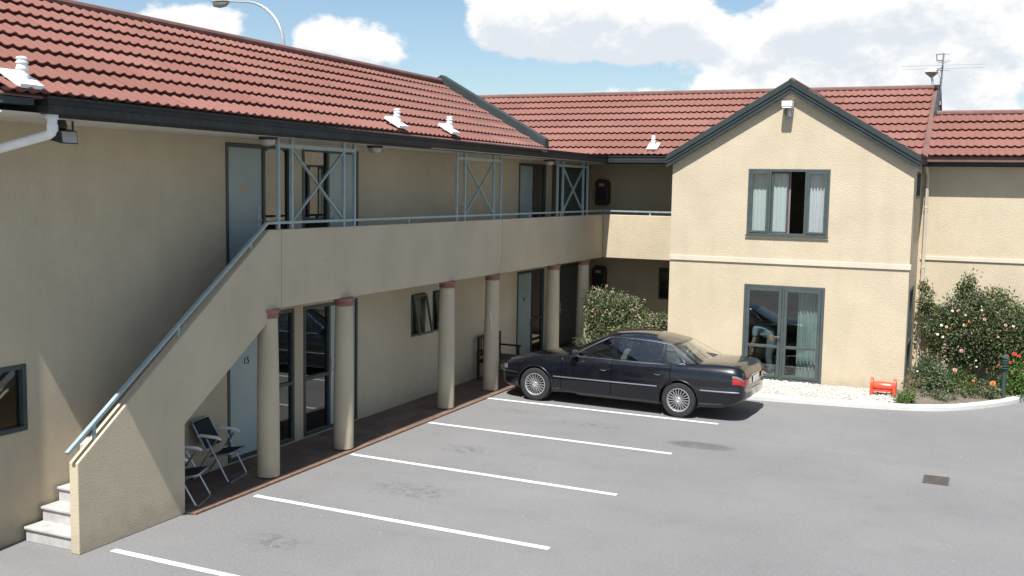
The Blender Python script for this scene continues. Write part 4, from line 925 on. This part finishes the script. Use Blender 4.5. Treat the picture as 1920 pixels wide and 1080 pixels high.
# wipers
for s, y0 in ((1, -.15), (1, .42)):
    m = MB(); a = Vector(front_pt(y0/.8, 0.02)); b = Vector(front_pt((y0-.5)/.8 if y0 < 0 else (y0-.55)/.8, .16)); m.tube([a+Vector((-.03, 0, .02)), b+Vector((-.02, 0, .02))], .009, 5); m.build('wiper', 'black_plastic', CAR, origin=(0, 0, 0))
# interior
m = MB(); m.mi = 0
for y in (-.38, .38):
    for x, lean in ((2.35, .22),):
        m.box(x-.45, x+.08, y-.25, y+.25, .45, .62); m.prism([(x+.02, .60), (x+.15, .60), (x+.36, 1.12), (x+.27, 1.14)], 'y', y-.24, y+.24); m.prism([(x+.28, 1.16), (x+.36, 1.15), (x+.40, 1.29), (x+.33, 1.30)], 'y', y-.12, y+.12)
m.box(2.95, 3.45, -.65, .65, .45, .60); m.prism([(3.42, .58), (3.55, .58), (3.80, 1.08), (3.70, 1.10)], 'y', -.64, .64)
for y in (-.36, .36): m.prism([(3.70, 1.09), (3.78, 1.08), (3.82, 1.19), (3.75, 1.20)], 'y', y-.12, y+.12)
m.box(1.5, 3.6, -.70, -.66, .42, .93); m.box(1.5, 3.6, .66, .70, .42, .93)
m.mi = 1; m.box(3.74, 4.08, -.62, .62, .93, .965); m.prism([(1.50, .92), (1.62, .99), (1.86, .97), (1.95, .80), (1.9, .6), (1.5, .6)], 'y', -.68, .68); m.box(1.4, 3.9, -.68, .68, .27, .30)
m.tube([(2.02+.06*math.sin(a)*.9, .38+.185*math.cos(a), .90+.17*math.sin(a)) for a in np.linspace(0, 2*math.pi, 22)[:-1]], .014, 6, closed=True); m.tube([(2.02, .38, .90), (1.85, .38, .86)], .02, 6); m.box(2.01, 2.03, .22, .54, .885, .915)
m.build('cabin', ['car_leather', 'dash'], CAR, origin=(0, 0, 0))
# wheels
def wheel(x, s):
    o = MB(); y = s*.80; Y = lambda d: y+s*d
    pr = [(.215, -.115), (.262, -.118), (.305, -.112), (.322, -.09), (.328, -.05), (.329, 0), (.328, .05), (.322, .088), (.308, .106), (.27, .112), (.225, .108), (.218, .095)]
    o.lathe([(r, Y(d)) for r, d in pr], (x, 0, .328), 'y', 40, False); w = o.build('wheel', 'rubber', CAR, origin=(x, y, .328))
    m = MB(); m.lathe([(r, Y(d)) for r, d in [(.220, .094), (.219, .106), (.210, .109), (.202, .098), (.194, .055), (.188, -.06)]], (x, 0, .328), 'y', 40, False)
    for k in range(20):
        a = 2*math.pi*k/20; c, q = math.cos(a), math.sin(a); m.bar((x+.045*c, Y(.088), .328+.045*q), (x+.200*c, Y(.086), .328+.200*q), .0115, .020, (0, 1, 0))
    m.lathe([(.048, Y(.06)), (.048, Y(.098)), (.038, Y(.104)), (.02, Y(.094)), (.001, Y(.094))], (x, 0, .328), 'y', 20, False); m.build('rim', 'alloy', w, origin=(x, y, .328))
    m = MB(); m.lathe([(.0, Y(.03)), (.20, Y(.03)), (.20, Y(.02)), (0.0, Y(.02))], (x, 0, .328), 'y', 30, False); m.build('dark_backing', 'underbody', w, origin=(x, y, .328))  # near-black disc paints the shaded gaps behind the spokes
for x in (AX1, AX2):
    for s in (-1, 1): wheel(x, s)
for ax in (AX1, AX2):
    for s in (-1, 1):
        m = MB(); pts = []
        for a in np.linspace(R(-18), R(198), 22):
            xx, zz = ax+.378*math.cos(a), .325+.378*math.sin(a); t = (zz-fzb(xx))/(fzs(xx)-fzb(xx))
            y = side_y(xx, max(.02, min(.9, t)))[0] if t > 0 else .95*fw_(xx); pts.append((xx, s*(y-.004), zz))
        m.tube(pts, .014, 6); m.build('arch_lip', 'car_paint', CAR, origin=(0, 0, 0))
CA = R(-2.4); CAR.rotation_euler = (0, 0, CA)
mid = Vector((2.325*math.cos(CA), 2.325*math.sin(CA), 0)); CAR.location = Vector((-6.50, 19.60, 0))-mid

# ================================================================== FOLDING CHAIRS
def tubechair(label):
    t = thing('folding_chair', label, 'chair', (0, 0, 0), 'folding camp chairs under the stair')
    hw = .27; r = .0125                                     # chair faces +x
    m = MB(); m.tube([(-.02, -hw, .62), (.30, -hw, .04), (.315, -hw+.04, .013), (.315, hw-.04, .013), (.30, hw, .04), (-.02, hw, .62)], r, 8); m.build('front_leg_frame', 'steel', t)
    m = MB(); m.tube([(.12, -hw+.03, .60), (-.25, -hw+.03, .04), (-.265, -hw+.07, .013), (-.265, hw-.07, .013), (-.25, hw-.03, .04), (.12, hw-.03, .60)], r, 8); m.build('rear_leg_frame', 'steel', t)
    m = MB(); m.tube([(.0, -hw+.035, .36), (-.25, -hw+.035, .80), (-.265, -hw+.07, .825), (-.265, hw-.07, .825), (-.25, hw-.035, .80), (.0, hw-.035, .36)], r, 8); m.build('back_frame', 'steel', t)
    m = MB(); m.tube([(.0, -hw+.035, .36), (.30, -hw+.035, .42), (.315, -hw+.07, .423), (.315, hw-.07, .423), (.30, hw-.035, .42), (.0, hw-.035, .36)], r, 8); m.build('seat_frame', 'steel', t)
    for s in (-1, 1):
        m = MB(); m.tube([(-.15, s*hw, .645), (-.10, s*hw, .66), (.14, s*hw, .645), (.20, s*hw, .62)], [.016, .022, .024, .016], 8); m.build('armrest', 'white_plastic', t)
    def sling(p, q, sag, nrm, name):
        P = []
        for a in np.linspace(0, 1, 7):
            row = []
            for b in np.linspace(-1, 1, 9):
                c = Vector(p).lerp(Vector(q), a); k = sag*(1-b*b)*(.35+.65*math.sin(math.pi*a)); row.append((c.x+nrm[0]*k, b*(hw-.035), c.z+nrm[1]*k))
            P.append(row)
        mm = MB(); mm.grid(P); ob = mm.build(name, 'seat_fabric', t); sf = ob.modifiers.new('s', 'SOLIDIFY'); sf.thickness = .008; return ob
    sling((-.06, 0, .46), (-.26, 0, .82), .05, (-.85, -.4), 'backrest'); sling((.31, 0, .43), (-.02, 0, .375), .05, (0, -1), 'seat')
    return t
c1 = tubechair('folding camp chair with dark seat in front of the pale green door'); c1.location = (-9.72, 11.47, .031); c1.rotation_euler.z = R(12)
c2 = copy_tree(c1); c2['label'] = 'folding camp chair half hidden behind the solid stair wall'; c2.location = (-9.40, 10.36, .031); c2.rotation_euler.z = R(22)

# ================================================================== BENCH
b = thing('bench', 'dark slatted wooden bench against the wall behind a column', 'bench', (-9.75, 20.9, .052))
by0, by1, bx = 20.12, 21.18, -9.97
for y in (by0, by1):
    m = MB(); m.bar((bx+.05, y, .03), (bx+.05, y, .96), .05, .05); m.build('leg', 'bench_wood', b)
    m = MB(); m.bar((bx+.52, y, .03), (bx+.52, y, .66), .05, .05); m.build('leg', 'bench_wood', b)
    m = MB(); m.bar((bx+.03, y, .665), (bx+.58, y, .665), .06, .035); m.build('armrest', 'bench_wood', b)
for k in range(5):
    m = MB(); m.box(bx+.06+.095*k, bx+.14+.095*k, by0+.02, by1-.02, .44, .465); m.build('seat_slat', 'bench_wood', b)
m = MB(); m.box(bx+.03, bx+.07, by0+.03, by1-.03, .90, .97); m.build('top_rail', 'bench_wood', b)
m = MB(); m.box(bx+.03, bx+.07, by0+.03, by1-.03, .53, .58); m.build('lower_rail', 'bench_wood', b)
m = MB(); m.box(bx+.05, bx+.54, by0+.03, by1-.03, .39, .437); m.build('apron', 'bench_wood', b)
for k in range(7):
    y = by0+.14+.13*k; m = MB(); m.box(bx+.04, bx+.06, y-.02, y+.02, .581, .899); m.build('back_slat', 'bench_wood', b)

# ================================================================== RED STAND, BOLLARD LIGHT
s_ = thing('garden_stand', 'small bright red stand with rounded crossbar on the white gravel', 'stand', (-1.83, 22.45, .09))
for x in (-2.05, -1.61):
    m = MB(); m.prism([(22.30, .085), (22.62, .085), (22.60, .33), (22.54, .36), (22.52, .40), (22.47, .43), (22.42, .40), (22.40, .36), (22.32, .33)], 'x', x-.03, x+.03); m.build('side_panel', 'red_paint', s_, bevel=.008)
m = MB(); m.lathe([(.001, -2.018), (.085, -2.018), (.095, -1.98), (.105, -1.83), (.095, -1.68), (.085, -1.642), (.001, -1.642)], (0, 22.44, .26), 'x', 18, False); m.build('crossbar', 'red_paint', s_)
m = MB(); m.box(-2.018, -1.642, 22.31, 22.34, .17, .205); m.build('stretcher', 'red_paint', s_, bevel=.006)
b_ = thing('bollard_light', 'dark green louvred garden bollard light beside the rose bed kerb', 'garden light', (.40, 23.28, .1))
m = MB(); m.lathe([(.05, .08), (.05, .66), (.062, .67), (.062, .69)], (.40, 23.28, 0), n=16); m.build('post', 'bollard_green', b_)
m = MB(); m.lathe([(.035, .69), (.035, .93)], (.40, 23.28, 0), n=14); m.build('lamp_glass', 'bowl_glass', b_)
for k in range(4): m = MB(); m.lathe([(.036, .715+.055*k), (.085, .70+.055*k), (.088, .71+.055*k), (.036, .735+.055*k)], (.40, 23.28, 0), n=18); m.build('louvre', 'bollard_green', b_)
m = MB(); m.lathe([(.09, .925), (.092, .94), (.05, .975), (.002, .985)], (.40, 23.28, 0), n=18); m.build('cap', 'bollard_green', b_)

# ================================================================== PLANTS
def leaves(name, blobs, n, size, mat, parent, seed, shell=.55, droop=.2, aspect=.5, kind=None, label=None):
    """blobs: (x,y,z,rx,ry,rz) ; small folded leaves spread through the volume"""
    r = np.random.default_rng(seed); vol = np.array([b[3]*b[4]*b[5] for b in blobs])**.75; vol /= vol.sum(); m = MB(); V = []; F = []
    for bi, b in enumerate(blobs):
        k = int(n*vol[bi]); nc = max(6, k//26)
        d = r.normal(size=(nc, 3)); d /= np.linalg.norm(d, axis=1)[:, None]; rad = shell+(1.06-shell)*r.random(nc)**.6
        cc = d*rad[:, None]*np.array(b[3:6])+np.array(b[:3]); spread = .16*np.array([min(b[3], .6), min(b[4], .6), min(b[5], .6)])+.02
        for c in range(nc):
            for _ in range(k//nc):
                p = cc[c]+r.normal(size=3)*spread
                if p[2] < .1: p[2] = .1+abs(r.normal())*.03
                s = size*(.6+.7*r.random()); out = (p-np.array(b[:3])); out = out/(np.linalg.norm(out)+1e-6)
                ax = out*.6+r.normal(size=3)*.7+np.array([0, 0, .15-droop*r.random()]); ax /= np.linalg.norm(ax)
                sd_ = np.cross(ax, r.normal(size=3)); sd_ /= np.linalg.norm(sd_)+1e-6; up_ = np.cross(sd_, ax)*s*.18
                i = len(V); V += [p, p+ax*s*.5+sd_*s*aspect*.5+up_, p+ax*s, p+ax*s*.5-sd_*s*aspect*.5+up_]; F += [(i, i+1, i+2), (i, i+2, i+3)]
    m.v = [tuple(p) for p in V]; m.f = F; m.m = [0]*len(F); m.sm = [False]*len(F)
    o = np.array([blobs[0][0], blobs[0][1], .1]); me = bpy.data.meshes.new(name); me.from_pydata((np.array(V)-o).tolist(), [], F); me.materials.append(MATS[mat]); ob = place(name, me, o, parent)
    return tag(ob, label, None, None, kind)
def stems(base, tips, r0, parent, mat='stem', name='stem'):
    for t in tips:
        b = Vector(base)+Vector((random.uniform(-.06, .06), random.uniform(-.06, .06), 0)); t = Vector(t); mid = b.lerp(t, .5)+Vector((random.uniform(-.08, .08), random.uniform(-.08, .08), .1))
        m = MB(); m.tube([b, b.lerp(mid, .6), mid, mid.lerp(t, .6), t], [r0, r0*.85, r0*.7, r0*.5, r0*.3], 6); m.build(name, mat, parent)
def bloom(parent, p, size, mat, name='rose'):
    size *= .68*random.uniform(.7, 1.2)
    m = MB(); p = Vector(p); f = Vector((random.uniform(-.5, .5), -1, random.uniform(.2, 1.0))).normalized(); a = f.orthogonal().normalized(); b2 = f.cross(a)
    for ring, (rr_, k, tilt) in enumerate(((1.0, 6, .25), (.68, 5, .55), (.38, 4, .9))):
        for i in range(k):
            t = 2*math.pi*(i+ring*.5)/k; d = a*math.cos(t)+b2*math.sin(t); e = f.cross(d); tip = p+d*size*rr_*.5+f*size*tilt*.45; w = size*.30*rr_+size*.06
            m.add([p, p+d*size*rr_*.28+e*w+f*size*tilt*.2, tip+e*w*.5, tip-e*w*.5, p+d*size*rr_*.28-e*w+f*size*tilt*.2], [(0, 1, 2), (0, 2, 3), (0, 3, 4)])
    me, o = m.mesh(name, mat); return place(name, me, o, parent)
def px_on_y(u, v, y):
    d = fwd+r2*(u-960)/1968-u2*(v-540)/1968; k = y/d.y; return Vector((d.x*k, y, 4.174+d.z*k))
# tall rose bush
rb = thing('rose_bush', 'tall dense rose bush with pink and white blooms against the cream wall', 'rose bush', (-.15, 24.3, .12))
leaves('foliage', [(-.25, 24.3, 1.25, .62, .45, .62), (.30, 24.35, 1.15, .55, .42, .55), (-.35, 24.35, 1.95, .26, .22, .40), (.22, 24.4, 1.72, .35, .25, .45), (.62, 24.4, 1.50, .26, .22, .35), (-.72, 24.3, 1.40, .28, .25, .36), (-.45, 24.3, .85, .32, .30, .32), (.75, 24.3, .95, .3, .3, .4)], 18000, .074, 'leaf_rose', rb, 11)
leaves('foliage', [(-.25, 24.2, 1.45, .66, .42, .66), (.30, 24.25, 1.35, .62, .40, .55), (-.35, 24.25, 2.05, .26, .22, .40), (.62, 24.3, 1.55, .3, .22, .40), (-.75, 24.2, 1.4, .32, .25, .40)], 4200, .060, 'leaf_grey', rb, 41, .8)  # paler outer leaves put sunlit highlights into the leaf colour
stems((-.15, 24.35, .1), [(-.7, 24.3, 1.4), (-.35, 24.35, 2.2), (0, 24.3, 1.7), (.25, 24.4, 2.0), (.6, 24.4, 1.7), (.3, 24.3, 1.2), (-.3, 24.2, 1.3), (.85, 24.3, 1.2)], .018, rb)
for (u, v, c, s) in [(1797, 583, 'petal_pink', .13), (1786, 583, 'petal_white', .10), (1846, 599, 'petal_pink', .11), (1885, 610, 'petal_pink', .12), (1900, 612, 'petal_peach', .10), (1818, 603, 'petal_orange', .08), (1808, 610, 'petal_peach', .09), (1803, 658, 'petal_pink', .11), (1765, 610, 'petal_white', .09), (1775, 613, 'petal_peach', .10), (1768, 632, 'petal_white', .08), (1841, 582, 'petal_peach', .08), (1810, 591, 'petal_white', .07), (1758, 627, 'petal_white', .07), (1771, 646, 'petal_pink', .06), (1872, 632, 'petal_peach', .07), (1830, 676, 'petal_white', .05), (1831, 688, 'petal_white', .05)]:
    bloom(rb, px_on_y(u, v, 23.80), s, MATS and c)
# climber at the corner
cl = thing('climbing_rose', 'thin climbing plant beside the cream downpipe at the inner corner', 'climber', (-1.15, 25.1, .12))
leaves('foliage', [(-1.24, 25.1, 1.85, .12, .16, .30), (-1.10, 25.05, 1.40, .20, .18, .32), (-1.0, 25.1, .95, .14, .16, .25), (-1.28, 25.1, 2.15, .07, .09, .22)], 1900, .068, 'leaf_rose', cl, 12)
stems((-1.15, 25.15, .1), [(-1.2, 25.1, 1.9), (-1.05, 25.05, 1.4), (-1.28, 25.15, 2.2)], .012, cl)
bloom(cl, px_on_y(1730, 535, 25.0), .08, 'petal_red')
# low shrubs in the bed
def shrub(label, base, blobs, n, size, mat, seed, blooms=(), cat='shrub', name='garden_shrub', aspect=.5, yb=None):
    t = thing(name, label, cat, (base[0], base[1], .1)); leaves('foliage', blobs, n, size, mat, t, seed, .3, aspect=aspect)
    stems((base[0], base[1], .09), [(b[0]+random.uniform(-.1, .1), b[1], b[2]) for b in blobs for _ in range(2)], .010, t)
    for (u, v, c, s) in blooms: bloom(t, px_on_y(u, v, yb or base[1]-.28), s, c)
    return t
shrub('grey green low rose shrub at the front corner of the building', (-1.0, 23.3), [(-1.02, 23.45, .46, .30, .32, .34), (-.78, 23.15, .36, .24, .26, .22), (-1.15, 23.75, .35, .2, .26, .22)], 2600, .066, 'leaf_grey', 21, [(1790, 694, 'petal_pink', .11), (1777, 718, 'petal_peach', .07), (1720, 696, 'petal_white', .05)])
shrub('dry yellowing small shrub tight against the gable side wall', (-1.33, 22.85), [(-1.30, 22.9, .25, .17, .25, .16)], 380, .05, 'leaf_dry', 22)
shrub('low shrub with one orange bloom at the foot of the tall rose', (-.42, 23.15), [(-.45, 23.2, .33, .26, .26, .24)], 620, .058, 'leaf_bright', 23, [(1825, 714, 'petal_orange', .11)])
shrub('low dark shrub with a vivid orange bloom beside the bollard light', (.08, 23.1), [(.05, 23.2, .30, .30, .26, .22), (-.15, 23.05, .22, .18, .2, .14)], 900, .06, 'leaf_rose', 24, [(1862, 719, 'petal_orange', .13)])
shrub('leafy green shrub with red flowers right of the bollard light', (.85, 24.0), [(.85, 24.0, .55, .42, .36, .42), (.70, 23.7, .32, .32, .26, .24), (1.2, 24.3, .55, .4, .35, .4)], 4200, .078, 'leaf_bright', 25, [(1902, 664, 'petal_red', .13), (1911, 668, 'petal_red', .10), (1895, 680, 'petal_red', .10), (1872, 685, 'petal_red', .07), (1917, 695, 'petal_pink', .07), (1890, 667, 'petal_red', .06)])
shrub('tiny bright green tuft where the gravel meets the soil', (-1.36, 21.78), [(-1.36, 21.78, .20, .16, .15, .10)], 330, .075, 'leaf_bright', 26, cat='plant', name='small_plant', aspect=.35)
shrub('low silvery ground plant at the kerb edge of the flower bed', (-.85, 22.45), [(-.85, 22.5, .2, .24, .2, .12), (-.55, 22.4, .16, .15, .15, .07)], 520, .05, 'leaf_grey', 27, cat='plant', name='small_plant')
shrub('small weed in bare soil near the base of the bollard light', (.22, 23.0), [(.22, 22.98, .15, .14, .1, .06)], 160, .05, 'leaf_grey', 28, cat='plant', name='small_plant')
# blossoming bushes in the recess behind the car
bb = thing('blossom_bush', 'large pale blossoming bush under the short balcony', 'bush', (-8.3, 24.3, .09))
leaves('foliage', [(-8.45, 24.3, 1.15, .45, .42, .50), (-7.95, 24.25, 1.02, .42, .40, .50), (-8.72, 24.3, 1.32, .24, .26, .40), (-7.6, 24.2, .85, .32, .35, .40), (-8.2, 24.2, .6, .7, .45, .4)], 12000, .072, 'leaf_blossom', bb, 31, .6)
stems((-8.25, 24.35, .09), [(-8.6, 24.3, 1.3), (-8.3, 24.3, 1.4), (-7.9, 24.25, 1.2), (-7.6, 24.2, .9)], .02, bb, 'bark')
for (u, v) in [(1116, 547), (1113, 580), (1120, 582), (1168, 582), (1196, 590)]: bloom(bb, px_on_y(u, v, 23.85), .05, 'petal_pink' if random.random() < .6 else 'petal_peach', 'blossom')
bb = thing('blossom_bush', 'lower spreading blossoming bush against the gable corner', 'bush', (-7.0, 23.9, .09))
leaves('foliage', [(-7.05, 23.85, .78, .50, .38, .36), (-6.80, 23.8, .95, .28, .3, .28), (-7.45, 23.7, .60, .35, .3, .28)], 6500, .072, 'leaf_blossom', bb, 32, .6)
stems((-7.1, 23.95, .09), [(-7.3, 23.8, .8), (-6.8, 23.8, 1.0), (-7.0, 23.8, .9)], .018, bb, 'bark')
for (u, v) in [(1192, 593), (1224, 598), (1240, 604)]: bloom(bb, px_on_y(u, v, 23.45), .05, 'petal_pink', 'blossom')
bb = thing('strap_leaf_plant', 'pale striped strap leaved plant right of the last column', 'plant', (-8.68, 23.75, .09))
m = MB()
for k in range(90):
    a = rng.uniform(0, 6.28); l = rng.uniform(.35, .75); h = rng.uniform(.35, .75); w = .014; d = Vector((math.cos(a), math.sin(a), 0)); e = Vector((-d.y, d.x, 0))*w; p0 = Vector((-8.68, 23.75, .09))+d*.03
    pts = [p0+d*(l*t)+Vector((0, 0, h*(1.9*t-1.25*t*t))) for t in (0, .3, .6, .85, 1)]; ws_ = [.7, 1, .9, .6, .1]
    m.add([q+e*w_ for q, w_ in zip(pts, ws_)]+[q-e*w_ for q, w_ in zip(pts, ws_)], [(i, i+1, 6+i, 5+i) for i in range(4)])
m.build('leaf_blades', 'leaf_grey', bb)

# ================================================================== PERSON INSIDE THE GROUND FLOOR ROOM
def skin(name, verts, edges, radii, mat, parent, root=0, sub=2):
    me = bpy.data.meshes.new(name); me.from_pydata(verts, edges, []); o = bpy.data.objects.new('tmp', me); COL.objects.link(o)
    o.modifiers.new('s', 'SKIN'); sv = me.skin_vertices[0].data
    for i, r_ in enumerate(radii): sv[i].radius = (r_, r_) if not isinstance(r_, tuple) else r_; sv[i].use_root = (i == root)
    ss = o.modifiers.new('u', 'SUBSURF'); ss.levels = sub; ss.render_levels = sub
    dg = bpy.context.evaluated_depsgraph_get(); q = bpy.data.meshes.new_from_object(o.evaluated_get(dg)); bpy.data.objects.remove(o); q.name = name
    q.materials.clear(); q.materials.append(MATS[mat]); q.polygons.foreach_set('use_smooth', [True]*len(q.polygons)); ob = place(name, q, (0, 0, 0), parent); return ob
PX, PY = -4.40, 23.62
pr = thing('person', 'person in pale blue shirt bending over inside the ground floor window', 'person', (PX, PY, .05))
def P_(x, y, z): return (PX+x, PY+y, z)
hip, wst, chst, nck = P_(.10, 0, .92), P_(.02, 0, 1.02), P_(-.22, 0, 1.16), P_(-.36, 0, 1.18)
head = P_(-.50, 0, 1.14)
V = [hip, wst, chst, nck, P_(-.43, 0, 1.165), head, P_(-.57, -.01, 1.10)]; E_ = [(0, 1), (1, 2), (2, 3), (3, 4), (4, 5), (5, 6)]; RR = [.13, .125, .14, .065, .055, .095, .06]
def chain(start, pts, rs):
    p = start
    for q, r_ in zip(pts, rs): V.append(q); RR.append(r_); E_.append((p, len(V)-1)); p = len(V)-1
    return p
for s in (-1, 1):
    chain(0, [P_(.09, s*.10, .86), P_(.02, s*.11, .50), P_(.10, s*.11, .12), P_(-.05, s*.12, .075)], [.095, .062, .042, .035])
    w = chain(2, [P_(-.27, s*.18, 1.13), P_(-.28, s*.20, .88), P_(-.38, s*.17, .66), P_(-.40, s*.165, .58)], [.06, .043, .034, .036])
    for k in range(4): chain(w, [P_(-.405+.018*(k-1.5), s*.165, .53), P_(-.41+.018*(k-1.5), s*.155, .49-.006*abs(k-1.5))], [.010, .008])
    chain(w, [P_(-.37, s*.13, .56), P_(-.375, s*.12, .525)], [.011, .009])
skin('body', V, E_, RR, 'skin', pr)
V = [P_(.08, 0, .965), wst, chst, P_(-.33, 0, 1.175)]; E_ = [(0, 1), (1, 2), (2, 3)]; RR = [.15, .15, .165, .085]
for s in (-1, 1): chain(2, [P_(-.27, s*.18, 1.13), P_(-.275, s*.195, .93)], [.078, .064])
skin('shirt', V, E_, RR, 'shirt', pr)
V = [hip, P_(.02, 0, 1.03)]; E_ = [(0, 1)]; RR = [.16, .158]
for s in (-1, 1): chain(0, [P_(.09, s*.10, .86), P_(.03, s*.11, .50), P_(.09, s*.11, .14)], [.115, .082, .066])
skin('trousers', V, E_, RR, 'trousers', pr)
for s in (-1, 1): m = MB(); m.lathe([(.01, -.17), (.045, -.13), (.05, 0), (.045, .10), (.02, .13)], P_(.0, s*.115, .09), 'x', 12); m.build('shoe', 'cloth_white', pr)
m = MB(); m.lathe([(.02, 1.06), (.085, 1.10), (.105, 1.16), (.09, 1.225), (.03, 1.25)], P_(-.485, 0, 0), n=14); m.build('hair', 'hair', pr)
t = tag(MB().lathe([(.02, -.06), (.07, -.03), (.085, .02), (.05, .07), (.01, .085)], (PX+.33, PY-.12, .62), n=14).build('towel', 'cloth_white'), 'white folded towel on the dark stool behind the bending person', 'towel')
st_ = thing('stool', 'dark wooden stool inside the ground floor room', 'stool', (PX+.33, PY-.12, .05))
m = MB(); m.box(PX+.18, PX+.48, PY-.27, PY+.03, .52, .555); m.build('seat', 'bench_wood', st_)
for dx in (.20, .43):
    for dy in (-.25, -.02): m = MB(); m.box(PX+dx, PX+dx+.03, PY+dy, PY+dy+.03, .052, .519); m.build('leg', 'bench_wood', st_)
